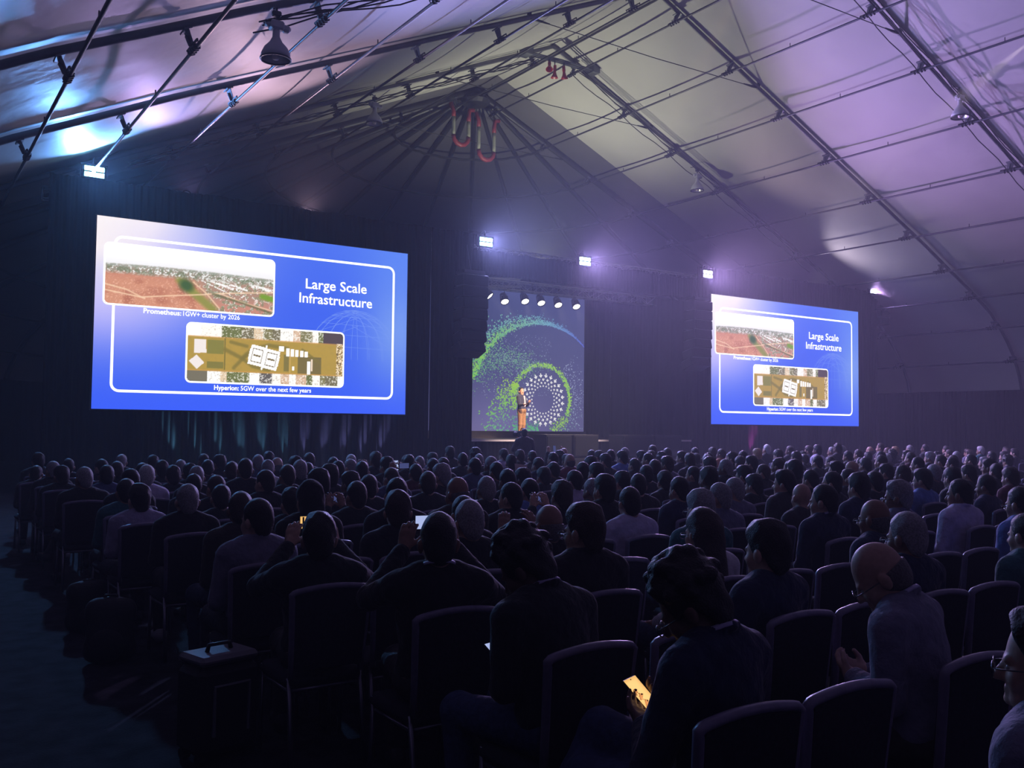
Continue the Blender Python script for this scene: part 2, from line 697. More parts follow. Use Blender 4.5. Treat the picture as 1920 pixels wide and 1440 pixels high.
rnd = random.Random(3)
GREEN, LIME, TEAL, BLUE, PALE = (80, 165, 105), (150, 188, 58), (98, 150, 165), (70, 75, 180), (140, 150, 178)
# bright ring round the sunburst
for k in range(900):
    a = rnd.uniform(-1.25, 3.45)
    wide = .02 + .05 * max(0, (a - 1.6) / 1.8) ** 2 + (.10 if a < -.5 else .035)
    rr = 1.34 + rnd.gauss(0, wide)
    dot(LCX - .05 + rr * math.cos(a), LCZ + .02 + rr * math.sin(a), rnd.uniform(.012, .03), mixc(LIME, GREEN, rnd.random() * .5))
# ring dissolving to the lower left
for k in range(620):
    t = rnd.random()
    a = math.pi * (0.86 + .36 * t)
    rr = 1.38 + t * 1.3 + rnd.gauss(0, .20 + .35 * t)
    dot(LCX + rr * math.cos(a), LCZ + rr * math.sin(a) - .25 * t, rnd.uniform(.010, .032), mixc(mixc(LIME, GREEN, t), TEAL, max(0, t - .45) * rnd.random() * 1.8))
# lower right dust
for k in range(430):
    a = rnd.uniform(-1.25, .9)
    rr = 1.45 + abs(rnd.gauss(0, .45))
    dot(LCX + rr * math.cos(a), LCZ + rr * math.sin(a), rnd.uniform(.006, .02), mixc(PALE, GREEN, max(0, -a) * rnd.random() * .9))
for k in range(220):
    dot(LCX - .9 + rnd.uniform(-.5, .7), BZ0 + abs(rnd.gauss(0, .18)), rnd.uniform(.01, .026), GREEN)
# big arc
ACX, ACZ, AR = 21.03, 2.60, 3.25
for k in range(2300):
    a = rnd.uniform(.72, 2.85)
    t = (a - .72) / 2.13
    wd = .02 + .46 * max(0, t - .12) ** 1.1
    off = abs(rnd.gauss(0, wd)) if rnd.random() < .6 else -abs(rnd.gauss(0, wd * .25))
    rr = AR + off
    col = mixc(BLUE, TEAL, min(1, t / .35)) if t < .35 else mixc(TEAL, mixc(GREEN, LIME, rnd.random()), min(1, (t - .35) / .5))
    if off > .2:
        col = mixc(col, TEAL, .6)
    dot(ACX + rr * math.cos(a), ACZ + rr * math.sin(a) * .985, rnd.uniform(.008, .024) * (.8 + .7 * t), col)
# mid swirl of fine dust
for k in range(1500):
    t = rnd.random()
    x = 17.9 + 2.9 * t + rnd.gauss(0, .3)
    z = 3.75 + .75 * math.sin(t * 2.2) - .35 * t * t + rnd.gauss(0, .34 * (1 - .3 * t))
    dot(x, z, rnd.uniform(.006, .018), mixc(mixc(GREEN, LIME, rnd.random() * .5), PALE, min(1, .25 + t * .8) * rnd.random()))
for k in range(480):
    dot(rnd.uniform(18.3, 21.6), rnd.uniform(2.9, 5.3), rnd.uniform(.005, .014), PALE)
colour_mesh('particle_print', v, f, c, backdrop)

# arrows of the sunburst
ar = MB()


def arrow(cx, cz, ang, L):
    pts = [(-.5, -.12), (.0, -.12), (-.16, -.34), (.02, -.46), (.5, 0), (.02, .46), (-.16, .34), (.0, .12), (-.5, .12)]
    ca, sa = math.cos(ang), math.sin(ang)
    vv = [(cx + (x * ca - y * sa) * L - BX0, -.012, cz + (x * sa + y * ca) * L - 1.32) for x, y in pts]
    ar.add(vv, [(1, 2, 3, 4), (1, 4, 7), (4, 5, 6, 7), (0, 1, 7, 8)])


for ring, (rad, cnt, L, turn) in enumerate(((.54, 24, .085, math.pi), (.66, 24, .105, .55), (.79, 24, .13, 1.9), (.95, 24, .175, math.pi))):
    for k in range(cnt):
        a = 2 * math.pi * (k + .5 * (ring % 2)) / cnt
        arrow(LCX + rad * math.cos(a), LCZ + rad * math.sin(a), a + turn, L)
ar.build('arrow_sunburst', 'logo_white', backdrop)

# ------------------------------------------------------------------ projection screens
SW, SH = 8.7, 4.85


def to_mesh(o):
    dg = bpy.context.evaluated_depsgraph_get()
    me = bpy.data.meshes.new_from_object(o.evaluated_get(dg))
    return me


def text(body, x0, x1, zbase, size, parent, name, bold=0.0, y=-.03):
    cu = bpy.data.curves.new(name, 'FONT')
    cu.body = body
    cu.size = size
    cu.offset = bold
    cu.resolution_u = 3
    o = link(name + '_tmp', cu)
    bpy.context.view_layer.update()
    me = to_mesh(o)
    bpy.data.objects.remove(o)
    n = len(me.vertices)
    co = np.empty(n * 3)
    me.vertices.foreach_get('co', co)
    co = co.reshape(-1, 3)
    mn, mx = co[:, 0].min(), co[:, 0].max()
    k = (x1 - x0) / (mx - mn)
    out = np.stack([x0 + (co[:, 0] - mn) * k, np.full(n, y), zbase + co[:, 1]], 1)
    me.vertices.foreach_set('co', out.ravel())
    me.materials.clear()
    me.materials.append(MATS['slide_white'])
    me.update()
    o = link(name, me, parent)
    if name == 'slide_caption':
        o['kind'] = 'stuff'
    return o


def rrect(x0, z0, x1, z1, r_, n=6):
    pts = []
    for cx, cz, a0 in ((x1 - r_, z1 - r_, 0), (x0 + r_, z1 - r_, 90), (x0 + r_, z0 + r_, 180), (x1 - r_, z0 + r_, 270)):
        for k in range(n + 1):
            a = R(a0 + 90 * k / n)
            pts.append((cx + r_ * math.cos(a), cz + r_ * math.sin(a)))
    return pts


def outline(x0, z0, x1, z1, r_, w, y):
    a = rrect(x0, z0, x1, z1, r_)
    b = rrect(x0 + w, z0 + w, x1 - w, z1 - w, max(.01, r_ - w))
    n = len(a)
    mb = MB()
    mb.add([(p[0], y, p[1]) for p in a] + [(p[0], y, p[1]) for p in b], [(k, (k + 1) % n, n + (k + 1) % n, n + k) for k in range(n)])
    return mb


def grid_picture(name, x0, z0, x1, z1, nx, nz, paint, parent, y, r_=0.0, material='pixels'):
    X, Z = np.meshgrid(np.linspace(0, 1, nx + 1), np.linspace(0, 1, nz + 1))
    cols = lin_np(np.clip(paint(X, Z), 0, 255)).reshape(-1, 3)
    v = np.stack([x0 + X.ravel() * (x1 - x0), np.full(X.size, y), z0 + Z.ravel() * (z1 - z0)], 1)
    f = []
    for j in range(nz):
        for i in range(nx):
            if r_:
                px = (i + .5) / nx * (x1 - x0)
                pz = (j + .5) / nz * (z1 - z0)
                ex = max(0, r_ - px, px - (x1 - x0 - r_))
                ez = max(0, r_ - pz, pz - (z1 - z0 - r_))
                if ex * ex + ez * ez > r_ * r_:
                    continue
            a = j * (nx + 1) + i
            f.append((a, a + 1, a + nx + 2, a + nx + 1))
    return colour_mesh(name, v.tolist(), f, cols, parent, material=material)


def vnoise(X, Z, fx, fz, seed):
    r_ = np.random.default_rng(seed)
    g = r_.random((int(fz) + 3, int(fx) + 3))
    x, z = X * fx, Z * fz
    i, j = x.astype(int), z.astype(int)
    u, w = x - i, z - j
    u, w = u * u * (3 - 2 * u), w * w * (3 - 2 * w)
    return (g[j, i] * (1 - u) + g[j, i + 1] * u) * (1 - w) + (g[j + 1, i] * (1 - u) + g[j + 1, i + 1] * u) * w


def blend(img, m, col):
    m = np.clip(m, 0, 1)[..., None]
    return img * (1 - m) + np.array(col, float) * m


def paint_slide(X, Z):
    img = np.zeros(X.shape + (3,)) + np.array([62, 100, 238.])
    img = blend(img, np.clip((.28 - Z) / .3, 0, 1) * .7, (55, 92, 255))
    img = blend(img, np.clip((Z - .6) / .4, 0, 1) * .4, (88, 128, 238))
    img = blend(img, .85 * np.exp(-(((X - .0) / .28) ** 2 + ((Z - .55) / .25) ** 2)), (182, 172, 255))
    img = blend(img, 1.25 * np.exp(-(((X - .02) / .30) ** 2 + ((Z - 1.02) / .42) ** 2)), (255, 246, 238))
    img = blend(img, .45 * np.exp(-(((X - .22) / .2) ** 2 + ((Z - .82) / .25) ** 2)), (200, 190, 255))
    img = blend(img, .62 * np.exp(-(((X - .97) / .13) ** 2 + ((Z - .50) / .32) ** 2)), (150, 185, 235))
    img = blend(img, .4 * np.exp(-(((X - 1.0) / .2) ** 2 + ((Z - .95) / .3) ** 2)), (110, 160, 245))
    return img


def segmask(X, Z, pts, w, asp=2.8):
    m = np.zeros(X.shape)
    for (x0, z0), (x1, z1) in zip(pts[:-1], pts[1:]):
        ax, az = X * asp - x0 * asp, Z - z0
        bx, bz = (x1 - x0) * asp, z1 - z0
        t = np.clip((ax * bx + az * bz) / (bx * bx + bz * bz), 0, 1)
        d = np.hypot(ax - t * bx, az - t * bz)
        m = np.maximum(m, np.clip(1.5 - d / w, 0, 1))
    return m


def paint_aerial(X, Z):
    n1 = vnoise(X, Z, 60, 24, 1)
    n2 = vnoise(X, Z, 150, 60, 2)
    n3 = vnoise(X, Z, 16, 10, 3)
    hz = .66 + .02 * np.sin(X * 4)
    img = np.zeros(X.shape + (3,)) + np.array([206, 142, 112.])
    img = blend(img, (n3 - .45) * 2, (178, 110, 84))
    img = blend(img, np.clip((n2 - .62) * 4, 0, 1) * .6, (236, 190, 162))
    img = blend(img, np.clip((Z - .38) / .2, 0, 1) * (X < .45), (196, 130, 104))
    right = np.clip((X - .50 - (.45 - Z) * .25) * 14, 0, 1)
    img = blend(img, right, (170, 135, 115))
    bld = (n2 > .60) & (n1 > .42)
    img = blend(img, right * bld * .9, (246, 242, 238))
    img = blend(img, right * (n1 > .62) * .6, (128, 132, 96))
    img = blend(img, right * np.clip((.28 - Z) * 6, 0, 1) * (n1 < .55), (196, 136, 116))
    # white sheds
    for (a, b, w_) in (((.58, .55), (.80, .37), .022), ((.62, .57), (.84, .41), .016), ((.55, .52), (.72, .33), .010), ((.86, .52), (.99, .44), .03)):
        img = blend(img, segmask(X, Z, [a, b], w_) * (n2 > .3), (250, 248, 246))
    # green strip and clump of trees
    strip = segmask(X, Z, [(.42, .50), (.50, .30), (.62, .03)], .07)
    img = blend(img, strip * .9, (138, 142, 62))
    img = blend(img, segmask(X, Z, [(.455, .42), (.465, .40)], .10) * .95, (62, 92, 46))
    img = blend(img, segmask(X, Z, [(.93, .33), (1.0, .29)], .05), (120, 156, 40))
    for pts in ([(.0, .22), (.2, .14), (.35, .2), (.55, .27), (.66, .32), (1.0, .42)], [(.5, .48), (.58, .30), (.66, .05)], [(.66, .32), (.82, .18), (1.0, .08)], [(.0, .32), (.12, .25), (.22, .12)]):
        img = blend(img, segmask(X, Z, pts, .012) * .8, (240, 205, 170))
    img = blend(img, segmask(X, Z, [(.62, .30), (.8, .18), (1.0, .03)], .02) * .7, (100, 100, 60))
    # far fields and horizon
    far = np.clip((Z - .50) * 14, 0, 1)
    img = blend(img, far * .85, (150, 146, 128))
    img = blend(img, far * (n2 > .58) * .9, (240, 240, 238))
    img = blend(img, far * (n1 > .6) * .6, (104, 116, 84))
    img = blend(img, np.clip((Z - hz + .05) * 30, 0, 1) * .5, (176, 178, 172))
    img = blend(img, np.clip((Z - hz) * 40, 0, 1), (240, 238, 240))
    img = blend(img, np.clip((Z - .72) * 6, 0, 1), (255, 254, 252))
    return img


def rects(img, X, Z, lst):
    for (x0, z0, x1, z1, col) in lst:
        img = blend(img, ((X >= x0) & (X <= x1) & (Z >= z0) & (Z <= z1)) * 1.0, col)
    return img


def rot_rect(img, X, Z, cx, cz, w, h, ang, col, asp=2.8):
    ca, sa = math.cos(ang), math.sin(ang)
    dx, dz = (X - cx) * asp, Z - cz
    u = dx * ca + dz * sa
    q = -dx * sa + dz * ca
    return blend(img, ((abs(u) < w / 2) & (abs(q) < h / 2)) * 1.0, col)


def paint_plan(X, Z):
    n1 = vnoise(X, Z, 70, 26, 8)
    n2 = vnoise(X, Z, 160, 60, 9)
    img = np.zeros(X.shape + (3,)) + np.array([176, 146, 62.])
    img = blend(img, (n1 - .5) * .5, (150, 128, 60))
    # top and bottom strips of plots
    r_ = np.random.default_rng(4)
    pal = [(252, 250, 246), (118, 110, 78), (96, 90, 84), (224, 200, 168), (252, 246, 238), (110, 116, 64), (214, 180, 150), (250, 248, 244), (130, 124, 80)]
    for z0, z1 in ((.78, 1.0), (.0, .19)):
        x = 0.0
        while x < 1:
            w = r_.uniform(.03, .085)
            img = rects(img, X, Z, [(x, z0, x + w, z1, pal[r_.integers(len(pal))])])
            x += w
        band = (Z >= z0) & (Z <= z1)
        img = blend(img, band * (n2 > .66) * .7, (250, 246, 240))
        img = blend(img, band * (n2 < .22) * .35, (120, 112, 90))
    img = rects(img, X, Z, [(.0, .80, .075, 1, (255, 253, 250)), (.86, .78, 1, 1, (84, 72, 72)), (.0, .0, .12, .19, (118, 112, 92))])
    img = rects(img, X, Z, [(.115, .50, .215, .74, (132, 126, 58)), (.115, .24, .215, .36, (128, 120, 56)), (.222, .22, .226, .78, (120, 110, 50)),
                            (.60, .24, .63, .55, (128, 116, 60)), (.69, .21, .85, .53, (120, 106, 58))])
    for pts, w in (([(.226, .58), (.33, .44), (.40, .62), (.5, .7), (.62, .66)], .035), ([(.28, .26), (.33, .42), (.36, .5)], .03), ([(.33, .44), (.40, .3), (.5, .25)], .03), ([(.26, .72), (.36, .66)], .03), ([(.72, .66), (.80, .5), (.84, .42)], .02)):
        img = blend(img, segmask(X, Z, pts, w) * .8, (124, 112, 50))
    img = blend(img, segmask(X, Z, [(.64, .22), (.64, .6)], .008) * .7, (214, 176, 110))
    img = blend(img, segmask(X, Z, [(.0, .79), (1, .79)], .008) * .8, (206, 150, 80))
    img = blend(img, segmask(X, Z, [(.0, .20), (1, .20)], .008) * .8, (206, 150, 80))
    W_ = (252, 250, 248)
    img = rot_rect(img, X, Z, .075, .62, .20, .24, .02, (236, 226, 222))
    img = rot_rect(img, X, Z, .055, .34, .17, .19, .75, (236, 226, 222))
    # main building: two rectangular rings side by side
    for cx, cz in ((.425, .50), (.515, .44)):
        img = rot_rect(img, X, Z, cx, cz, .27, .36, -.2, W_)
        img = rot_rect(img, X, Z, cx, cz, .29, .20, -.2, W_)
        img = rot_rect(img, X, Z, cx, cz, .19, .25, -.2, (120, 104, 60))
        img = rot_rect(img, X, Z, cx, cz, .17, .22, -.2, W_)
        img = rot_rect(img, X, Z, cx, cz, .13, .030, -.2, (120, 104, 60))
    img = rot_rect(img, X, Z, .47, .47, .03, .46, -.2, W_)
    img = rects(img, X, Z, [(.565, .60, .597, .70, W_)])
    for k in range(5):
        img = rects(img, X, Z, [(.612 + k * .031, .52, .634 + k * .031, .66 - .01 * k, W_)])
    img = rects(img, X, Z, [(.753, .20, .775, .44, W_), (.778, .26, .79, .48, (236, 214, 190)), (.655, .26, .667, .34, W_)])
    edge = (X > .955) & (Z < .8) & (Z > .2)
    img = blend(img, edge * (n2 > .5), (240, 220, 190))
    img = blend(img, edge * (n2 < .3), (110, 90, 60))
    return img


def make_screen(loc, label):
    root = tag(empty('projection_screen', loc), label, 'screen')
    MB().box((SW / 2, .06, SH / 2), (SW + .06, .08, SH + .06)).build('frame', 'black_plastic', root)
    grid_picture('slide', 0, 0, SW, SH, 40, 24, paint_slide, root, 0.0, material='slide_pixels')
    outline(.41, .43, 8.275, 4.40, .22, .065, -.010).build('slide_border', 'slide_white', root)
    MB().add([(p[0], -.016, p[1]) for p in rrect(.18, 2.62, 4.60, 4.21, .14)], [tuple(range(28))]).build('photo_mount', 'slide_white', root)
    grid_picture('aerial_photo', .225, 2.665, 4.555, 4.165, 270, 94, paint_aerial, root, -.022, .10)
    MB().add([(p[0], -.016, p[1]) for p in rrect(2.24, .73, 6.70, 2.33, .14)], [tuple(range(28))]).build('photo_mount', 'slide_white', root)
    grid_picture('site_plan_photo', 2.285, .775, 6.655, 2.285, 270, 94, paint_plan, root, -.022, .10)
    text('Large Scale', 5.49, 7.36, 3.51, .40, root, 'slide_title', .004)
    text('Infrastructure', 5.31, 7.54, 3.10, .40, root, 'slide_title', .004)
    text('Prometheus:', 1.16, 2.10, 2.475, .178, root, 'slide_caption', .0035)
    text('1GW+ cluster by 2026', 2.15, 3.64, 2.475, .178, root, 'slide_caption', .0015)
    text('Hyperion:', 3.0, 3.66, .565, .178, root, 'slide_caption', .0035)
    text('5GW over the next few years', 3.71, 5.71, .565, .178, root, 'slide_caption', .0015)
    # faint wire dome
    wd = MB()
    cx, cz, rr = 7.02, 1.55, 1.45
    for k in range(-4, 5):
        pp = []
        for q in range(15):
            a = math.pi * q / 14
            pp.append((cx + rr * math.cos(a) * math.cos(k * .36 + .2), cz + rr * math.sin(a) * (1 - .03 * abs(k))))
        pp = [(x, z) for x, z in pp if x < 8.2]
        for (xa, za), (xb, zb) in zip(pp[:-1], pp[1:]):
            d = Vector((xb - xa, 0, zb - za)).normalized() * .004
            wd.add([(xa - d.z, -.006, za + d.x), (xa + d.z, -.006, za - d.x), (xb + d.z, -.006, zb - d.x), (xb - d.z, -.006, zb + d.x)], [(0, 1, 2, 3)])
    for k in range(1, 6):
        a = math.pi / 2 * k / 6
        w = rr * math.cos(a)
        z = cz + rr * math.sin(a)
        x1 = min(8.2, cx + w)
        for (xa, za, xb, zb) in ((cx - w, z, x1, z - .03), (cx - w, z, cx + .1, cz + rr * math.sin(min(1.5, a + .5))), (x1, z, cx - .1, cz + rr * math.sin(min(1.5, a + .5)))):
            d = Vector((xb - xa, 0, zb - za)).normalized() * .004
            wd.add([(xa - d.z, -.006, za + d.x), (xa + d.z, -.006, za - d.x), (xb + d.z, -.006, zb - d.x), (xb - d.z, -.006, zb + d.x)], [(0, 1, 2, 3)])
    wd.build('wire_dome', emat('dome_line', lin(122, 156, 243), 1.05), root)
    return root


screen = make_screen((4.17, 25.05, 2.08), 'large projection slide on black drape beside the left edge of the stage wall')
s2 = copy_tree(screen)
s2.location = (25.72, 25.05, 1.93)
s2['label'] = 'projection slide farther away, right of the stage and its black curtain'
s2.scale = (1.02, 1, 1.015)

# ------------------------------------------------------------------ LED strobe panels along the top of the drape wall
STROBES = [(4.07, 8.0, 'strobe_cyan', (0.15, 0.40, 1.0), 'bright cyan LED panel above the left projection slide', 0.5),
           (15.64, 7.62, 'strobe_cyan', (0.38, 0.40, 1.0), 'bright cyan-blue LED panel at the left corner of the stage header', 1.0),
           (19.64, 7.43, 'strobe_blue', (0.56, 0.40, 1.0), 'blue LED panel in the middle of the stage header', 1.0),
           (25.52, 7.58, 'strobe_violet', (0.64, 0.40, 1.0), 'violet-blue LED panel at the right corner of the stage header', 1.0),
           (35.67, 7.89, 'strobe_violet', (0.66, 0.40, 1.0), 'violet LED panel above the far end of the right projection slide', 0.7)]
for i, (x, z, em, colr, lab, k) in enumerate(STROBES):
    y = 25.0
    o = tag(empty('led_panel_light', (x, y, z)), lab, 'stage light', 'LED panels along the drape wall')
    MB().box((0, .09, 0), (.56, .12, .34), bev=.02).build('housing', 'black_plastic', o)
    yk = MB()
    for sx in (-.31, .31):
        yk.box((sx, .1, .03), (.02, .05, .34))
    yk.box((0, .1, .2), (.64, .05, .02))
    yk.tube([(0, .1, .2), (0, .1, .36)], .02, 6)
    yk.build('yoke', 'dark_metal', o)
    for dz in (-.075, .075):
        MB().box((0, .025, dz), (.46, .02, .115), bev=.01).build('led_bar', em, o)
    tilt = -.22
    for dz in (-.075, .075):
        area('led_light', (x, y - .005, z + dz), (x + (XR - x) * .12, y - 10, z + dz + tilt * 10), colr, P_STROBE * k / 2, .46, .115, o, spread=130)
    # clamp arm and short pipe carrying the panel
    MB().tube([(0, .1, .36), (0, .35, .30), (0, .45, -.25)], .022, 6).build('hanging_clamp', 'dark_metal', o)

# added lamps, unseen on the trusses behind the drapes, put in to brighten the membrane
UP = [('added_roof_light', (19.4, 27.5, 7.19), (19.5, 26.8, 15), (1.0, 1.0, 0.74), 1500, 150, 'wash light on the stage truss throwing pale green light up at the ridge'),
      ('added_roof_light', (26.5, 25.75, 7.9), (27.0, 17.0, 12), (1.0, 0.76, 0.74), 230, 120, 'wash light behind the right drape throwing warm light on the roof'),
      ('added_roof_light', (32.0, 25.75, 7.9), (34.0, 14.5, 9.5), (0.95, 0.82, 1.0), 260, 120, 'wash light behind the right drape throwing violet light on the roof'),
      ('added_roof_light', (10.0, 25.75, 7.9), (5.5, 14.0, 10.5), (1.0, 0.64, 0.82), 950, 90, 'wash light behind the left drape throwing pink light on the roof'),
      ('added_roof_light', (6.5, 25.75, 7.9), (4.0, 11.0, 9.5), (0.62, 0.44, 1.0), 650, 80, 'wash light behind the left drape throwing violet light on the roof')]
for nm, loc, tgt, colr, pw, ang, lab in UP:
    o = tag(empty(nm, loc), lab, 'stage light')
    d = (Vector(tgt) - Vector(loc)).normalized()
    q = d.to_track_quat('Z', 'Y').to_matrix().to_4x4()
    MB().lathe([(.02, -.2), (.10, -.2), (.12, -.1), (.13, .1), (.12, .1), (.10, -.05)], 14, q).build('can', 'black_plastic', o, smooth=True)
    MB().lathe([(.0, .03), (.115, .03)], 14, q).build('lens', 'lamp_reflector', o)
    MB().box((0, .0, -.26), (.3, .2, .04)).build('floor_bracket', 'dark_metal', o)
    spot('added_wash_beam', Vector(loc) + d * .15, tgt, colr, pw, ang, .8, .10, o)

# ------------------------------------------------------------------ box trusses
def truss(p0, p1, w=.3, r_=.025, n=None):
    p0, p1 = Vector(p0), Vector(p1)
    d = (p1 - p0)
    L = d.length
    d.normalize()
    a = Vector((0, 0, 1)) if abs(d.z) < .9 else Vector((0, 1, 0))
    u = a.cross(d).normalized() * (w / 2)
    q = d.cross(u).normalized() * (w / 2)
    mb = MB()
    cs = [u + q, u - q, -u - q, -u + q]
    for c_ in cs:
        mb.tube([p0 + c_, p1 + c_], r_, 6)
    n = n or max(2, int(L / (w * 1.5)))
    for i in range(n):
        s0 = p0 + d * (L * i / n)
        s1 = p0 + d * (L * (i + 1) / n)
        for k in range(4):
            c0, c1 = cs[k], cs[(k + 1) % 4]
            mb.tube([s0 + (c0 if i % 2 else c1), s1 + (c1 if i % 2 else c0)], r_ * .5, 5)
            mb.tube([s0 + c0, s0 + c1], r_ * .5, 5)
    return mb


t = tag(empty('lighting_truss', (15.4, 27.5, 6.75)), 'silver box truss inside the stage opening carrying the white spotlights', 'truss')
truss((0, 0, 0), (9.6, 0, 0), .32).build('truss_frame', 'truss_metal', t)
t2 = tag(empty('lighting_truss', (16.2, 29.3, 6.95)), 'short angled truss high behind the stage header valance', 'truss')
truss((0, 0, 0), (2.9, -1.2, .05), .28).build('truss_frame', 'truss_metal', t2)
t3 = tag(empty('header_truss', (3.0, 25.75, 7.45)), 'long box truss hidden behind the tops of the black drapes', 'truss')
truss((0, 0, 0), (33.5, 0, 0), .30).build('truss_frame', 'truss_metal', t3)
for x, lab in ((14.55, 'upright truss tower at the left end of the stage header'), (26.7, 'upright truss tower at the right end of the stage header')):
    t = tag(empty('truss_tower', (x, 26.12, 0)), lab, 'truss')
    truss((0, 0, .02), (0, 0, 7.6), .30).build('truss_frame', 'truss_metal', t)
    MB().box((0, 0, .01), (.7, .7, .02)).build('base_plate', 'dark_metal', t)
    MB().tube([(-.75, 0, 7.75), (.75, 0, 7.75)], .03, 8).build('cross_pipe', 'truss_metal', t)
    MB().box((0, 0, 7.66), (.34, .34, .14)).build('sleeve_block', 'dark_metal', t)
    MB().box((-.55, -.02, 7.52), (.10, .12, .44), bev=.02).build('chain_hoist', 'dark_metal', t)

# white spotlights under the stage truss
SP = [(17.31, 6.36), (17.98, 6.22), (18.85, 6.30), (19.56, 6.30), (20.33, 6.29), (21.17, 6.30)]
for i, (x, z) in enumerate(SP):
    o = tag(empty('stage_spotlight', (x, 27.5, z)), 'white stage spotlight under the truss, %s from the left' % ORD[i], 'spotlight', 'white spotlights over the stage')
    d = Vector((-.15 if i else .5, -.62, -.78)).normalized()
    q = d.to_track_quat('Z', 'Y').to_matrix().to_4x4()
    MB().lathe([(.02, -.28), (.11, -.28), (.14, -.1), (.16, .06), (.16, .10), (.14, .10), (.13, -.02)], 16, q).build('can', 'black_plastic', o, smooth=True)
    MB().lathe([(.0, .075), (.08, .085), (.145, .07)], 16, q).build('lens', 'spot_white', o)
    y_ = MB()
    y_.tube([(-.14, 0, -.05), (-.14, 0, .16), (.14, 0, .16), (.14, 0, -.05)], .012, 6)
    y_.tube([(0, 0, .16), (0, 0, .34)], .014, 6)
    y_.build('yoke', 'lamp_grey', o)
    spot('spot_beam', Vector((x, 27.5, z)) + d * .14, Vector((x, 27.5, z)) + d * 5, (1.0, .90, .78), 500, 40, .6, .05, o)

# follow spot high over the audience, lighting the presenter
o = tag(empty('follow_spot', (14.2, 12.0, 11.9)), 'follow spot clamped high under the roof over the audience', 'spotlight')
d = (Vector((17.9, 26.2, 2.4)) - Vector((14.2, 12.0, 11.9))).normalized()
q = d.to_track_quat('Z', 'Y').to_matrix().to_4x4()
MB().lathe([(.02, -.4), (.12, -.4), (.14, -.1), (.10, .1), (.10, .35), (.08, .35), (.08, .1)], 14, q).build('barrel', 'black_plastic', o, smooth=True)
MB().tube([(0, 0, .1), (0, 0, .5)], .02, 6).build('hanging_clamp', 'dark_metal', o)
spot('follow_beam', Vector((14.2, 12.0, 11.9)) + d * .4, (17.85, 26.2, 2.25), (1.0, .66, .42), 30000, 7.0, .5, .05, o)

o = tag(empty('added_front_light', (24.0, 12.0, 11.9)), 'front wash light clamped under the roof aimed at the stage', 'spotlight')  # extra lamp out of view, added to brighten the stage front edge
d = (Vector((20.0, 25.8, 1.3)) - Vector((24.0, 12.0, 11.9))).normalized()
q = d.to_track_quat('Z', 'Y').to_matrix().to_4x4()
MB().lathe([(.02, -.4), (.12, -.4), (.14, -.1), (.10, .1), (.10, .35), (.08, .35), (.08, .1)], 14, q).build('barrel', 'black_plastic', o, smooth=True)
MB().tube([(0, 0, .1), (0, 0, .5)], .02, 6).build('hanging_clamp', 'dark_metal', o)
spot('added_wash_beam', Vector((24.0, 12.0, 11.9)) + d * .4, (18.6, 25.8, 1.3), (1.0, .80, .72), 22000, 17, .8, .05, o)

# coloured floor battens at the foot of the drape (the fan of faint beams under the slides)
BAT = [(6.6 + i * .52, -.55 + .11 * i, (.25, .75, 1.0) if i < 6 else (.45, .45, 1.0)) for i in range(11)]
for i, (x, lean, colr) in enumerate(BAT):
    o = tag(empty('floor_uplight', (x, 24.95, 0)), 'small floor uplight under the left slide, %s from the left' % ORD[i], 'floor light', 'uplights at the foot of the drape')
    MB().box((0, 0, .06), (.22, .16, .12), bev=.02).build('housing', 'black_plastic', o)
    MB().lathe([(.05, .115), (.07, .14), (.0, .135)], 12).build('lens', 'strobe_blue' if i > 5 else 'strobe_cyan', o)
    spot('uplight_beam', (x, 24.95, .16), (x + lean * .75, 25.24, 1.35), colr, 1300, 15, 1.0, .02, o)
o = tag(empty('floor_uplight', (27.9, 24.95, 0)), 'magenta floor uplight under the left end of the right slide', 'floor light')
MB().box((0, 0, .06), (.22, .16, .12), bev=.02).build('housing', 'black_plastic', o)
MB().lathe([(.05, .115), (.07, .14), (.0, .135)], 12).build('lens', 'strobe_violet', o)
spot('uplight_beam', (27.9, 24.95, .16), (28.2, 25.24, 1.35), (1.0, .12, .75), 2200, 20, 1.0, .02, o)

# ------------------------------------------------------------------ loudspeakers
def array(x, y, ztop, n, label, dh=.36, w=.95, curl=.018):
    o = tag(empty('line_array_speaker', (x, y, ztop)), label, 'speaker')
    yy, zz, a = 0.0, 0.0, 0.0
    for k in range(n):
        a += curl * k
        m = Matrix.Translation((0, yy, zz - dh / 2)) @ Matrix.Rotation(-a, 4, 'X')
        c_ = MB().box((0, 0, 0), (w, .55, dh - .02), bev=.03)
        c_.v = [tuple(m @ Vector(p)) for p in c_.v]
        cab = c_.build('cabinet', 'black_plastic', o)
        g = MB().box((0, -.285, 0), (w - .1, .02, dh - .07))
        g.v = [tuple(m @ Vector(p)) for p in g.v]
        g.build('grille', 'grille', cab)
        zz -= dh * math.cos(a)
        yy -= -dh * math.sin(a) * .6
    MB().box((0, .05, .08), (w * .8, .5, .1)).build('flying_frame', 'dark_metal', o)
    MB().tube([(0, .05, .1), (0, .3, 1.0)], .012, 5).build('hoist_chain', 'dark_metal', o)
    return o


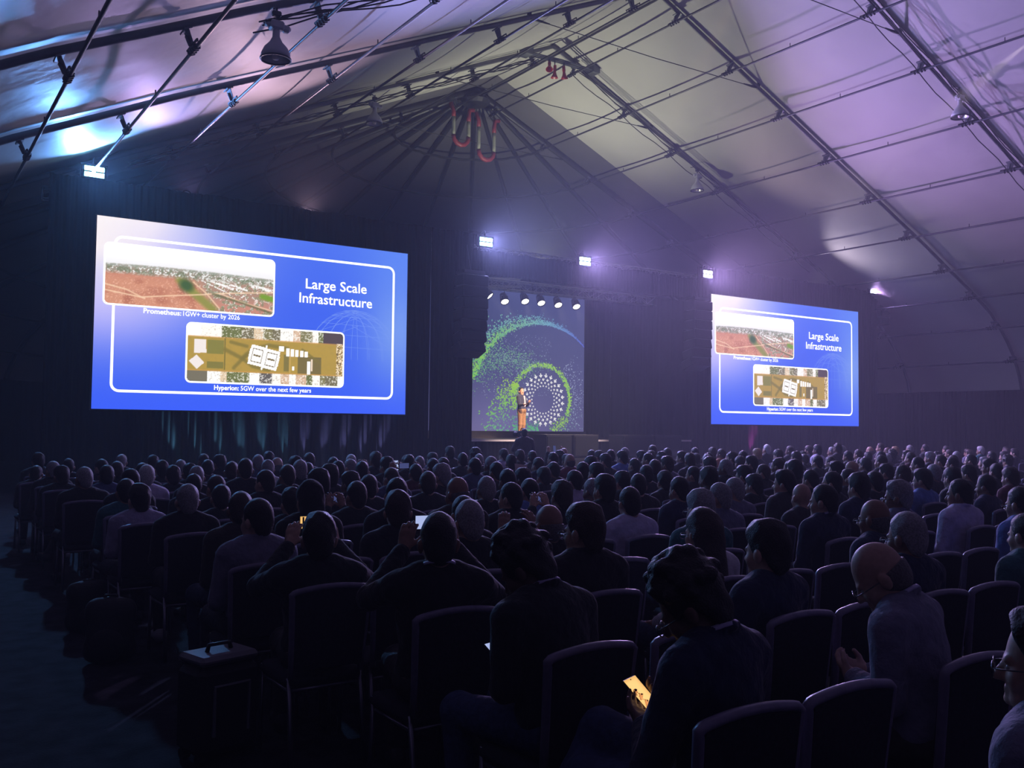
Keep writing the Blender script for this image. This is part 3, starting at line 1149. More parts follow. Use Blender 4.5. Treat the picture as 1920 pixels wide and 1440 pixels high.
array(14.95, 24.75, 6.45, 7, 'black hanging loudspeaker array left of the stage opening')
array(24.75, 24.75, 6.45, 7, 'black hanging loudspeaker array right of the stage opening')
array(36.95, 25.6, 7.5, 3, 'short dark speaker cluster past the far end of the right drape', .34, .7)
for i, (x0, x1) in enumerate(((17.53, 18.60), (18.65, 19.72), (20.77, 22.10), (22.15, 23.50))):
    o = tag(empty('subwoofer_stack', ((x0 + x1) / 2, 24.7, 0)), 'low black subwoofer stack before the stage, %s from the left' % ORD[i], 'speaker', 'subwoofers along the stage front')
    w = x1 - x0 - .03
    for z in (0.02, .77):
        cab = MB().box((0, 0, z + .36), (w, .8, .72), bev=.02).build('cabinet', 'black_plastic', o)
        MB().box((0, -.41, z + .36), (w - .08, .03, .62)).build('grille', 'grille', cab)
    MB().box((0, 0, 1.50), (w, .8, .02)).build('top_board', 'stage_deck', o)

# ------------------------------------------------------------------ roof fittings
LAMPS = [(5.3, 15.35, 8.62, 'white dome high-bay lamp hanging near the left roof edge, closest of four'),
         (12.09, 25.9, 11.62, 'high-bay lamp hanging left of the ridge near the tent end'),
         (25.82, 25.9, 11.62, 'high-bay lamp hanging right of the ridge above the stage drape'),
         (26.08, 15.35, 11.68, 'high-bay lamp hanging on the right slope at the picture edge')]
for x, y, z, lab in LAMPS:
    o = tag(empty('high_bay_lamp', (x, y, z)), lab, 'lamp', 'high-bay lamps under the roof')
    MB().lathe([(.06, -.12), (.065, -.25), (.11, -.34), (.20, -.44), (.245, -.54), (.255, -.62), (.245, -.62), (.235, -.54), (.19, -.44), (.10, -.34), (.055, -.25)], 24).build('shade', 'lamp_grey', o, smooth=True)
    MB().lathe([(.25, -.61), (.268, -.62), (.268, -.645), (.245, -.645), (.245, -.62)], 24).build('rim', 'dark_metal', o, smooth=True)
    MB().lathe([(.0, -.30), (.10, -.36), (.18, -.45), (.235, -.61)], 24).build('reflector', 'lamp_reflector', o, smooth=True)
    MB().lathe([(.0, -.64), (.05, -.635), (.06, -.6), (.055, -.38), (.0, -.37)], 16).build('bulb', 'lamp_globe', o, smooth=True)
    g = MB().box((0, 0, -.05), (.24, .20, .16), bev=.03)
    g.box((.17, 0, -.07), (.16, .13, .13), bev=.04)
    g.box((-.15, 0, -.04), (.10, .12, .11), bev=.03)
    g.build('ballast', 'lamp_grey', o)
    h = MB()
    h.tube([(0, 0, .03), (0, 0, .26)], .02, 6)
    h.box((0, 0, .16), (.16, .09, .10), bev=.02)
    h.tube([(-.05, 0, .24), (0, .18, .34), (0, .36, .36)], .015, 6)
    h.build('hanger', 'dark_metal', o)

for i, (x, z) in enumerate(((18.62, 14.28), (18.85, 14.12), (19.25, 14.18))):
    o = tag(empty('alarm_horn', (x, 25.8, z)), 'red alarm horn hanging below the ridge, %s from the left' % ORD[i], 'horn', 'red horns at the ridge')
    q = Euler((R(180 + (-25, 5, 20)[i]), R((20, 0, -22)[i]), 0)).to_matrix().to_4x4()
    MB().lathe([(.0, -.2), (.05, -.2), (.06, -.05), (.045, .02), (.07, .12), (.13, .24), (.12, .24), (.05, .1), (0, .08)], 16, q).build('horn_bell', 'horn_red', o, smooth=True)
    MB().tube([(0, 0, .14), (0, 0, .36)], .02, 6).build('mount', 'dark_metal', o)
o = tag(empty('conduit_rack', (19.1, 25.8, 14.52)), 'short rack of steel conduit crossing under the ridge above the red horns', 'rack')
for dy in (-.12, 0, .12):
    MB().tube([(-1.5, dy, -.05), (0, dy, 0), (1.5, dy, -.05)], .03, 6).build('conduit', 'bracket_metal', o)
for sx in (-1.45, 1.45):
    MB().box((sx, 0, .02), (.3, .45, .32), bev=.02).build('junction_box', 'bracket_metal', o)

HOSES = [((17.8, 14.35), (18.02, 12.75), (18.75, 14.25), 'red and grey hose hanging in a loop at the tent end, left of two'),
         ((18.95, 14.2), (19.2, 12.35), (19.95, 14.05), 'red and grey hose hanging in a loop at the tent end, right of two')]
for (xa, za), (xb, zb), (xc, zc), lab in HOSES:
    o = tag(empty('hanging_hose', ((xa + xc) / 2, 31.2, za)), lab, 'hose', 'hoses at the tent end')
    cx, wd = (xa + xc) / 2, (xc - xa) / 2 * .72
    path = [(xa, za), (cx - wd, za - .35)]
    path += [(cx - wd, za - .35 - (za - .35 - zb - wd) * k / 5) for k in range(1, 6)]
    path += [(cx - wd * math.cos(a), zb + wd - wd * math.sin(a)) for a in (.5, 1.05, 1.57, 2.1, 2.64)]
    path += [(cx + wd, zb + wd + (zc - .35 - zb - wd) * k / 5) for k in range(0, 6)]
    path += [(xc - .1, zc - .05), (xc + .1, zc)]
    P3 = [(x - o.location[0], 0, z - o.location[2]) for x, z in path]
    MB().tube(P3[:3], .085, 10).build('red_end', 'hose_red', o, smooth=True)
    MB().tube(P3[2:7], .075, 10).build('grey_length', 'hose_grey', o, smooth=True)
    MB().tube(P3[6:13], .09, 10).build('red_bend', 'hose_red', o, smooth=True)
    MB().tube(P3[12:17], .075, 10).build('grey_length', 'hose_grey', o, smooth=True)
    MB().tube(P3[16:], .085, 10).build('red_end', 'hose_red', o, smooth=True)

# ------------------------------------------------------------------ people: one continuous surface grown from a distance field
def V3(*a):
    return np.array(a, float)


class Field:
    def __init__(self):
        self.p = []

    def cap(self, a, b, ra, rb=None, k=.02):
        self.p.append(('c', np.asarray(a, float), np.asarray(b, float), ra, ra if rb is None else rb, k))
        return self

    def ell(self, c, r, k=.02, M3=None, sub=False):
        self.p.append(('e', np.asarray(c, float), np.asarray(r, float), M3, sub, k))
        return self

    def bounds(self):
        lo, hi = np.full(3, 9.), np.full(3, -9.)
        for q in self.p:
            if q[0] == 'c':
                r = max(q[3], q[4])
                for e in (q[1], q[2]):
                    lo = np.minimum(lo, e - r)
                    hi = np.maximum(hi, e + r)
            elif not q[4]:
                r = q[2].max()
                lo = np.minimum(lo, q[1] - r)
                hi = np.maximum(hi, q[1] + r)
        return lo, hi

    def inflate(self, d):
        g = Field()
        for q in self.p:
            if q[0] == 'c':
                g.p.append(('c', q[1], q[2], q[3] + d, q[4] + d, q[5]))
            else:
                g.p.append(('e', q[1], q[2] + d, q[3], q[4], q[5]))
        return g

    def mesh(self, name, h, material, cut=None, wob=0.0, seed=0):
        lo, hi = self.bounds()
        lo = lo - 3 * h
        n = np.ceil((hi + 3 * h - lo) / h).astype(int) + 1
        Fd = np.full(n, .5, np.float32)
        for q in self.p:
            if q[0] == 'c':
                r = max(q[3], q[4])
                bl, bh = np.minimum(q[1], q[2]) - r, np.maximum(q[1], q[2]) + r
            else:
                bl, bh = q[1] - q[2].max(), q[1] + q[2].max()
            mg = q[5] + 2.5 * h
            i0 = np.maximum(0, np.floor((bl - mg - lo) / h).astype(int))
            i1 = np.minimum(n, np.ceil((bh + mg - lo) / h).astype(int) + 1)
            if (i1 <= i0).any():
                continue
            ax = [np.arange(i0[d], i1[d], dtype=np.float32) * h + lo[d] for d in range(3)]
            X, Y, Z = np.meshgrid(*ax, indexing='ij', sparse=True)
            if q[0] == 'c':
                a, b = q[1], q[2]
                ab = b - a
                L2 = float(ab @ ab) + 1e-9
                px, py, pz = X - a[0], Y - a[1], Z - a[2]
                t = np.clip((px * ab[0] + py * ab[1] + pz * ab[2]) / L2, 0, 1)
                dx, dy, dz = px - t * ab[0], py - t * ab[1], pz - t * ab[2]
                d = np.sqrt(dx * dx + dy * dy + dz * dz) - (q[3] + (q[4] - q[3]) * t)
            else:
                px, py, pz = X - q[1][0], Y - q[1][1], Z - q[1][2]
                if q[3] is not None:
                    m = q[3]
                    px, py, pz = (px * m[0, 0] + py * m[1, 0] + pz * m[2, 0], px * m[0, 1] + py * m[1, 1] + pz * m[2, 1], px * m[0, 2] + py * m[1, 2] + pz * m[2, 2])
                r = q[2]
                k0 = np.sqrt((px / r[0]) ** 2 + (py / r[1]) ** 2 + (pz / r[2]) ** 2)
                k1 = np.sqrt((px / r[0] ** 2) ** 2 + (py / r[1] ** 2) ** 2 + (pz / r[2] ** 2) ** 2) + 1e-6
                d = k0 * (k0 - 1) / k1
            sl = (slice(i0[0], i1[0]), slice(i0[1], i1[1]), slice(i0[2], i1[2]))
            A = Fd[sl]
            k = q[5]
            if q[0] == 'e' and q[4]:
                d = -d
                hh = np.clip(.5 - .5 * (d - A) / k, 0, 1)
                Fd[sl] = d * (1 - hh) + A * hh + k * hh * (1 - hh)
            else:
                hh = np.clip(.5 + .5 * (A - d) / k, 0, 1)
                Fd[sl] = A * (1 - hh) + d * hh - k * hh * (1 - hh)
        if cut is not None:
            ax = [np.arange(n[d]) * h + lo[d] for d in range(3)]
            X, Y, Z = np.meshgrid(*ax, indexing='ij', sparse=True)
            Fd = np.maximum(Fd, cut(X, Y, Z).astype(np.float32))
        if wob:
            ax = [np.arange(n[d]) * h + lo[d] for d in range(3)]
            X, Y, Z = np.meshgrid(*ax, indexing='ij', sparse=True)
            Fd = Fd + wob * (np.sin(X * 70 + seed) * np.sin(Y * 63 + seed * 2) * np.sin(Z * 58 + seed) + .6 * np.sin(X * 31 + Z * 40 + seed) * np.sin(Y * 37 + seed)).astype(np.float32)
        return nets(name, Fd, lo, h, material)


def nets(name, F, lo, h, material):
    ins = F < 0
    n = np.array(F.shape)
    cnt = np.zeros(n - 1, np.int8)
    for a in (0, 1):
        for b in (0, 1):
            for c_ in (0, 1):
                cnt += ins[a:n[0] - 1 + a, b:n[1] - 1 + b, c_:n[2] - 1 + c_]
    act = (cnt > 0) & (cnt < 8)
    cells = np.argwhere(act)
    idx = np.full(act.shape, -1, np.int32)
    idx[act] = np.arange(len(cells))
    acc = np.zeros((len(cells), 3))
    num = np.zeros(len(cells))
    corners = [np.array((a, b, c_)) for a in (0, 1) for b in (0, 1) for c_ in (0, 1)]
    for i in range(8):
        for j in range(i + 1, 8):
            if np.abs(corners[i] - corners[j]).sum() != 1:
                continue
            p = cells + corners[i]
            q = cells + corners[j]
            v1 = F[p[:, 0], p[:, 1], p[:, 2]]
            v2 = F[q[:, 0], q[:, 1], q[:, 2]]
            m = (v1 < 0) != (v2 < 0)
            t = np.where(m, v1 / np.where(m, v1 - v2, 1), 0)
            acc += np.where(m[:, None], corners[i] + t[:, None] * (corners[j] - corners[i]), 0)
            num += m
    verts = lo + h * (cells + acc / num[:, None])
    quads = []
    for ax in range(3):
        b, c_ = (ax + 1) % 3, (ax + 2) % 3
        s0 = [slice(None)] * 3
        s1 = [slice(None)] * 3
        s0[ax] = slice(0, n[ax] - 1)
        s1[ax] = slice(1, n[ax])
        e0, e1 = ins[tuple(s0)], ins[tuple(s1)]
        E_ = np.argwhere(e0 != e1)
        E_ = E_[(E_[:, b] > 0) & (E_[:, c_] > 0) & (E_[:, b] < n[b] - 1) & (E_[:, c_] < n[c_] - 1)]
        if not len(E_):
            continue
        flip = e0[E_[:, 0], E_[:, 1], E_[:, 2]]

        def cell(db, dc):
            q = E_.copy()
            q[:, b] += db
            q[:, c_] += dc
            return idx[q[:, 0], q[:, 1], q[:, 2]]
        Q = np.stack([cell(-1, -1), cell(0, -1), cell(0, 0), cell(-1, 0)], 1)
        Q = np.where(flip[:, None], Q, Q[:, ::-1])
        quads.append(Q)
    Q = np.concatenate(quads)
    me = bpy.data.meshes.new(name)
    me.vertices.add(len(verts))
    me.vertices.foreach_set('co', verts.astype(np.float32).ravel())
    me.loops.add(Q.size)
    me.loops.foreach_set('vertex_index', Q.ravel().astype(np.int32))
    me.polygons.add(len(Q))
    me.polygons.foreach_set('loop_start', np.arange(0, Q.size, 4, dtype=np.int32))
    me.polygons.foreach_set('use_smooth', np.ones(len(Q), bool))
    me.materials.append(MATS[material])
    me.update(calc_edges=True)
    me.validate()
    return me


def unit(v):
    v = np.asarray(v, float)
    return v / (np.linalg.norm(v) + 1e-9)


def hand(F, w, d, nrm, right, curl=.35, spread=.08, k=.006):
    """palm, four unequal fingers with three bends each, thumb on the side of the palm"""
    w, d = np.asarray(w, float), unit(d)
    nrm = unit(np.asarray(nrm, float) - d * np.dot(nrm, d))
    t = np.cross(d, nrm) * (1 if right else -1)
    F.cap(w, w + d * .03, .026, .028, .015)
    for off, L, s in ((.030, .074, 1.0), (.010, .083, .3), (-.010, .077, -.4), (-.029, .060, -1.1)):
        kn = w + d * (.088 - abs(off - .005) * .25) + t * off
        F.cap(w + d * .02 + t * off * .7, kn, .0145, .0125, .008)
        fd = unit(d + t * spread * s)
        p = kn
        a = curl * .6
        for seg, (fr, r0, r1) in enumerate(((.46, .0098, .009), (.30, .009, .0082), (.24, .0082, .0072))):
            dd = fd * math.cos(a) + nrm * math.sin(a)
            q = p + dd * L * fr
            F.cap(p, q, r0, r1, k)
            p = q
            a += curl
    b = w + d * .022 + t * .022
    td = unit(t * .72 + d * .62 + nrm * .35)
    m_ = b + td * .042
    F.cap(b, m_, .0145, .0115, .008)
    td2 = unit(t * .30 + d * .80 + nrm * (.35 + curl * .4))
    F.cap(m_, m_ + td2 * .034, .0110, .0088, k)


def rotm(yaw, pitch, roll=0.0):
    """head turn: yaw to the left, pitch down"""
    return np.array((Matrix.Rotation(yaw, 3, 'Z') @ Matrix.Rotation(-pitch, 3, 'X') @ Matrix.Rotation(roll, 3, 'Y')))


def head_prims(F, N, Rh):
    P = lambda x, y, z: N + Rh @ V3(x, y, z)
    F.ell(P(0, -.005, .158), (.077, .097, .100), .02, Rh)
    F.ell(P(0, .036, .100), (.061, .068, .095), .02, Rh)
    F.cap(P(-.028, .070, .036), P(.028, .070, .036), .024, .024, .02)
    F.ell(P(0, .092, .030), (.022, .018, .018), .012, Rh)
    for s in (-1, 1):
        F.ell(P(s * .036, .066, .088), (.030, .030, .034), .015, Rh)
        F.ell(P(s * .083, -.002, .112), (.013, .023, .034), .006, Rh)
        F.ell(P(s * .092, -.010, .120), (.008, .016, .022), .004, Rh)
    F.cap(P(-.034, .092, .138), P(.034, .092, .138), .011, .011, .010)
    F.cap(P(0, .098, .128), P(0, .120, .090), .009, .014, .008)
    F.cap(P(-.012, .106, .086), P(.012, .106, .086), .009, .009, .006)
    F.cap(P(-.018, .099, .060), P(.018, .099, .060), .0075, .0075, .005)
    F.cap(P(-.014, .097, .050), P(.014, .097, .050), .008, .008, .005)
    for s in (-1, 1):
        F.ell(P(s * .031, .112, .116), (.017, .017, .012), .008, Rh, sub=True)


def figure(name, h, hs, lean=0.05, yaw=0.0, pitch=0.08, roll=0.0, armL=None, armR=None, legs='seat', collar=False, wide=1.0, stand=False, short=False, side=0.0):
    """body template; returns meshes and the head frame.  arm = (elbow, wrist, hand dir, palm normal, curl)"""
    hz = .55 if not stand else .95
    cl_, sl = math.cos(lean), math.sin(lean)

    def T(p):
        x, y, z = p
        zz = z - hz
        return V3(x + side * zz, y * cl_ + zz * sl, hz + zz * cl_ - y * sl)
    up = hz - .55
    torso = Field()
    torso.ell(T((0, .0, .60 + up)), V3(.165 * wide, .115, .12), .05)
    torso.ell(T((0, -.005, .74 + up)), V3(.150 * wide, .105, .16), .06)
    torso.ell(T((0, -.015, .88 + up)), V3(.168 * wide, .112, .17), .06)
    torso.cap(T((-.135 * wide, -.03, .985 + up)), T((.135 * wide, -.03, .985 + up)), .068, .068, .05)
    torso.cap(T((-.07, -.035, 1.03 + up)), T((.07, -.035, 1.03 + up)), .05, .05, .05)
    N = T((0, -.03, 1.045 + up))
    Rh = rotm(yaw, pitch + 0.0, roll)
    arms = Field()
    body = Field()
    body.p += torso.p
    hands = Field()
    for sgn, arm in ((-1, armL), (1, armR)):
        sh = T((sgn * .185 * wide, -.03, .975 + up))
        if arm is None:
            arm = ((sgn * .222, .02, .70 + up), (sgn * .13, .235, .625 + up), (-sgn * .25, 1, -.15), (0, -.1, -1), .25)
        el, wr, hd, pn, cu = [np.asarray(a, float) if not np.isscalar(a) else a for a in arm]
        arms.cap(sh, el, .056, .045, .035)
        arms.cap(el, wr, .044, .031, .02)
        hand(hands, wr, hd, pn, sgn > 0, cu)
    body.p += arms.p
    legf = Field()
    shoes = {}
    for sgn in (-1, 1):
        if stand:
            hip, kn, an = V3(sgn * .09, 0, .92), V3(sgn * .105, .01, .50), V3(sgn * .115, -.02, .09)
            toe = V3(sgn * .14, .15, .04)
        elif legs == 'cross' and sgn > 0:
            hip, kn, an = V3(.09, .02, .55), V3(-.02, .50, .66), V3(-.22, .60, .30)
            toe = an + V3(-.05, .16, -.03)
        elif legs == 'ankle' and sgn > 0:
            hip, kn, an = V3(.09, .02, .55), V3(.30, .40, .60), V3(-.06, .50, .60)
            toe = an + V3(-.12, .06, .06)
        else:
            hip, kn, an = V3(sgn * .09, .02, .55), V3(sgn * .13, .47, .53), V3(sgn * .13, .44, .10)
            toe = V3(sgn * .15, .62, .04)
        legf.cap(hip, kn, .088, .060, .04)
        legf.cap(kn, an, .060, .040, .03)
        shoes[sgn] = Field().cap(an + V3(0, -.035, -.035), toe, .046, .040, .03)
        shoes[sgn].cap(an + V3(0, -.01, 0), an + V3(0, -.01, -.04), .045, .048, .03)
        body.cap(an, toe * .9 + an * .1, .036, .03, .02)
    legf.ell(V3(0, 0, .56 + up), V3(.165, .125, .10), .05)
    body.p += legf.p
    body.cap(T((0, -.035, 1.0 + up)), N + Rh @ V3(0, -.002, .09), .064, .056, .03)
    head_prims(body, N, Rh)
    body.p += hands.p
    sh_f = Field()
    sh_f.p += torso.inflate(.013).p
    for q in arms.p:
        if short and q[3] < .05 and q[4] < .04:
            continue
        e = q[2]
        if q[4] < .04:
            e = q[1] + (q[2] - q[1]) * .93
        sh_f.p.append(('c', q[1], e, q[3] + .013, q[4] + .013, q[5]))
    if collar:
        for k in range(14):
            a0, a1 = 2 * math.pi * k / 14, 2 * math.pi * (k + 1) / 14
            f0 = lambda a: T((.074 * math.sin(a), -.028 + .072 * math.cos(a), 1.068 + up - .022 * math.cos(a)))
            sh_f.cap(f0(a0), f0(a1), .015, .015, .01)
    tr = legf.inflate(.012)
    head = Matrix.Identity(4)
    for i in range(3):
        for j in range(3):
            head[i][j] = Rh[i, j]
        head[i][3] = N[i]
    return dict(body=body.mesh('body', h, 'skin'), shirt=sh_f.mesh('shirt', hs, 'cloth', wob=.0022, seed=len(name)),
                trousers=tr.mesh('trousers', hs * 1.25, 'denim', wob=.002, seed=3), neck=Matrix.Translation(Vector(T((0, -.03, 1.055 + up)))) @ Matrix.Rotation(-lean, 4, 'X'), shoes=[shoes[s_].mesh('shoe', hs * 1.1, 'shoe') for s_ in (-1, 1)], head=head)


# hair, in the frame of the head
def hair_mesh(kind, h):
    F = Field()
    if kind == 'short':
        F.ell((0, -.008, .172), (.083, .103, .097), .03)
        F.ell((0, -.030, .105), (.073, .078, .085), .03)
        cut = lambda X, Y, Z: np.maximum(Y - .35 * (Z - .16) - .047 + .062 * (Z < .108), .016 - Z)
        return F.mesh('hair', h, 'hair', cut, .0024, 1)
    if kind == 'full':
        F.ell((0, -.012, .178), (.090, .110, .108), .03)
        F.ell((0, .045, .225), (.06, .05, .04), .03)
        F.ell((0, -.035, .10), (.076, .078, .09), .03)
        cut = lambda X, Y, Z: np.maximum(Y - .35 * (Z - .16) - .054 + .068 * (Z < .108), .010 - Z)
        return F.mesh('hair', h, 'hair', cut, .0045, 2)
    if kind == 'curly':
        F.ell((0, -.012, .180), (.105, .120, .125), .02)
        F.ell((0, -.035, .095), (.080, .080, .095), .03)
        r_ = np.random.default_rng(5)
        for k in range(60):
            a, b = r_.uniform(0, 6.28), r_.uniform(-.3, 1.5)
            c_ = V3(.1 * math.cos(a) * math.cos(b), -.012 + .115 * math.sin(a) * math.cos(b), .18 + .118 * math.sin(b))
            if c_[1] > .06 and c_[2] < .2:
                continue
            F.ell(c_, V3(1, 1, 1) * r_.uniform(.014, .028), .008)
        cut = lambda X, Y, Z: np.maximum(Y - .35 * (Z - .16) - .058 + .07 * (Z < .108), .012 - Z)
        return F.mesh('hair', h, 'hair', cut, .005, 4)
    if kind == 'fringe':
        F.ell((0, -.007, .158), (.080, .100, .100), .02)
        F.ell((0, -.030, .105), (.073, .078, .085), .03)
        cut = lambda X, Y, Z: np.maximum(np.maximum(Y - .012, Z - .138 + .12 * (Y + .05)), .018 - Z)
        return F.mesh('hair', h, 'hair', cut, .0012, 5)
    if kind == 'long':
        F.ell((0, -.012, .170), (.092, .112, .114), .02)
        F.cap((0, -.055, .14), (0, -.075, -.10), .085, .080, .04)
        F.cap((-.055, -.03, .12), (-.06, -.035, -.10), .040, .035, .03)
        F.cap((.055, -.03, .12), (.06, -.035, -.10), .040, .035, .03)
        cut = lambda X, Y, Z: Y - .9 * (Z - .185) * (Z > .1) - .060 + (Z <= .1) * .085
        return F.mesh('hair', h, 'hair', cut, .003, 6)
    if kind == 'hood':
        F.ell((0, -.012, .165), (.098, .118, .120), .02)
        F.cap((0, -.05, .10), (0, -.06, -.03), .085, .10, .04)
        cut = lambda X, Y, Z: Y - .5 * (Z - .185) - .055
        return F.mesh('hair', h, 'cloth', cut, .003, 6)


HAIR = {k: hair_mesh(k, .011) for k in ('short', 'full', 'curly', 'fringe', 'long', 'hood')}
HAIR_HI = {k: hair_mesh(k, .007) for k in ('short', 'full', 'curly', 'fringe', 'long')}
g = MB()
for s in (-1, 1):
    g.tube([(s * .032 + .026 * math.cos(a), .128, .112 + .019 * math.sin(a)) for a in np.linspace(0, 6.28, 13)], .0022, 5)
    g.tube([(s * .058, .126, .118), (s * .080, .08, .120), (s * .086, .0, .122), (s * .086, -.02, .108)], .0022, 5)
g.tube([(-.008, .129, .116), (.008, .129, .116)], .0022, 5)
GLASSES = g.mesh('glasses', 'spectacle', True)
LANYARD = MB().tube([(.085 * math.sin(a), .004 + .080 * math.cos(a), .012 - .035 * math.cos(a)) for a in np.linspace(-2.6, 2.6, 21) + math.pi], .004, 6, ry=.011).mesh('lanyard', 'lanyard', True)
e_ = MB()
for s in (-1, 1):
    e_.lathe([(0, -.0125), (.009, -.009), (.0125, 0), (.009, .009), (0, .0125)], 10, Matrix.Translation((s * .031, .086, .117)))
EYES = e_.mesh('eyes', 'eye', True)

up_hold = ((-.21, .22, .82), (-.075, .36, 1.05), (.25, .10, 1), (.1, 1, 0), .45)
up_holdR = ((.21, .22, .82), (.075, .36, 1.05), (-.25, .10, 1), (-.1, 1, 0), .45)
lap_L = ((-.22, .08, .72), (-.07, .27, .74), (.55, .75, .25), (.7, -.1, .6), .55)
lap_R = ((.22, .08, .72), (.08, .27, .73), (-.55, .75, .25), (-.7, -.1, .6), .55)
chin_R = ((.20, .20, .66), (.06, .16, .98), (-.15, -.1, 1), (0, -1, 0), .7)
hi_L = ((-.34, .14, .96), (-.24, .22, 1.20), (.30, .15, 1), (.3, 1, 0), .45)
hi_R = ((.34, .14, .96), (.20, .25, 1.20), (-.30, .15, 1), (-.3, 1, 0), .45)
LO, LS = .0125, .016
FIG = {
    'rest': figure('rest', LO, LS),
    'left': figure('left', LO, LS, yaw=.40, pitch=.02, collar=True),
    'right': figure('right', LO, LS, yaw=-.25, pitch=.10, lean=.1, wide=1.06),
    'lean': figure('lean', LO, LS, lean=.28, pitch=-.05, yaw=.12, collar=True, armL=lap_L, armR=lap_R),
    'phone': figure('phone', LO, LS, armL=up_hold, armR=up_holdR, pitch=.0, lean=.0),
    'up': figure('up', LO, LS, armL=hi_L, armR=hi_R, pitch=-.05, lean=.0),
    'chin': figure('chin', LO, LS, armR=chin_R, yaw=.2, lean=.12),
    'cross': figure('cross', LO, LS, legs='cross', yaw=.25, wide=1.08, lean=-.04),
}
HI, HS = .0075, .0095
FIGH = {
    'rest': figure('restH', HI, HS, wide=1.06),
    'left': figure('leftH', HI, HS, yaw=.35, pitch=.05, collar=True, wide=1.04),
    'phone': figure('phoneH', HI, HS, armL=((-.30, .14, .90), (-.12, .33, 1.10), (.25, .2, 1), (.4, 1, 0), .5), armR=((.30, .14, .90), (.14, .35, 1.10), (-.3, .1, 1), (-.3, 1, 0), .5), wide=1.08, lean=.0, pitch=.02),
    'phone_down': figure('phonedownH', HI, HS, lean=.13, side=0.0, yaw=.45, pitch=.60, roll=-.05, collar=True, legs='cross', armL=((-.24, .10, .68), (-.06, .27, .735), (.55, .8, .25), (.3, -.4, 1), .35),
                         armR=((.27, .12, .70), (.20, .31, .77), (-.8, .5, .12), (-.3, -.2, .9), .55)),
    'reader': figure('readerH', HI, HS, lean=.28, yaw=.42, pitch=.62, collar=True, armL=lap_L, armR=lap_R, wide=1.1),
}

SHIRT = {'k': [(.010, .010, .013), (.014, .013, .018), (.018, .017, .02), (.012, .016, .02)], 'b': [(.05, .06, .13)], 'p': [(.50, .46, .62)], 'w': [(.55, .53, .56)],  # the lilac tint is violet light painted into pale cloth
         's': [(.16, .16, .23)], 't': [(.035, .028, .024)], 'e': [(.02, .11, .12)], 'l': [(.30, .28, .40)], 'g': [(.12, .12, .13)], 'm': [(.10, .018, .028)], 'r': [(.16, .03, .04)],
         'z': [(.12, .20, .48)], 'n': [(.014, .020, .055)], 'o': [(.35, .14, .07)]}
SHIRT_W = {'k': 'black', 'b': 'blue-grey', 'p': 'pale lilac', 'w': 'white', 's': 'slate grey', 't': 'dark brown', 'e': 'teal', 'l': 'pale', 'g': 'grey', 'm': 'maroon', 'r': 'dull red',
           'z': 'light blue', 'n': 'navy', 'o': 'orange'}
HAIRC = {'d': (.008, .007, .008), 'n': (.035, .022, .016), 'g': (.26, .25, .26), 'w': (.45, .44, .46), 'b': (.12, .11, .11), 'c': (.008, .007, .007), 'y': (.30, .19, .09), 'L': (.030, .017, .013), 'h': (.012, .012, .016)}
HAIR_W = {'d': 'dark-haired', 'n': 'brown-haired', 'g': 'grey-haired', 'w': 'white-haired', 'b': 'balding', 'c': 'curly-haired', 'y': 'blond', 'L': 'long brown-haired', 'h': 'hooded'}
HAIR_K = {'d': 'short', 'n': 'short', 'g': 'short', 'w': 'short', 'b': 'fringe', 'c': 'curly', 'y': 'full', 'L': 'long', 'h': 'hood'}
SKIN = [(.42, .26, .19), (.36, .21, .14), (.24, .13, .085), (.45, .29, .22), (.14, .075, .05), (.38, .24, .17)]
TROU = [(.012, .012, .016), (.02, .03, .07), (.03, .028, .026), (.015, .018, .03)]


def phone(loc, rot, screen, label, size=(.074, .009, .155)):
    o = tag(empty('smartphone', loc), label, 'phone', 'phones held by the audience')
    o.rotation_euler = rot
    MB().box((0, 0, 0), size, bev=.004).build('case', 'black_plastic', o)
    MB().box((0, -size[1] / 2 - .0008, 0), (size[0] - .006, .0012, size[2] - .008)).build('screen', screen, o)
    MB().tube([(0, -size[1] / 2 - .002, size[2] * .43), (0, -size[1] / 2 - .001, size[2] * .43)], .0025, 8).build('front_camera', 'black_plastic', o)
    if screen == 'phone_warm':
        MB().box((.0, -size[1] / 2 - .0016, -size[2] * .36), (size[0] - .012, .0008, .010)).build('screen_bar', 'black_plastic', o)
    return o


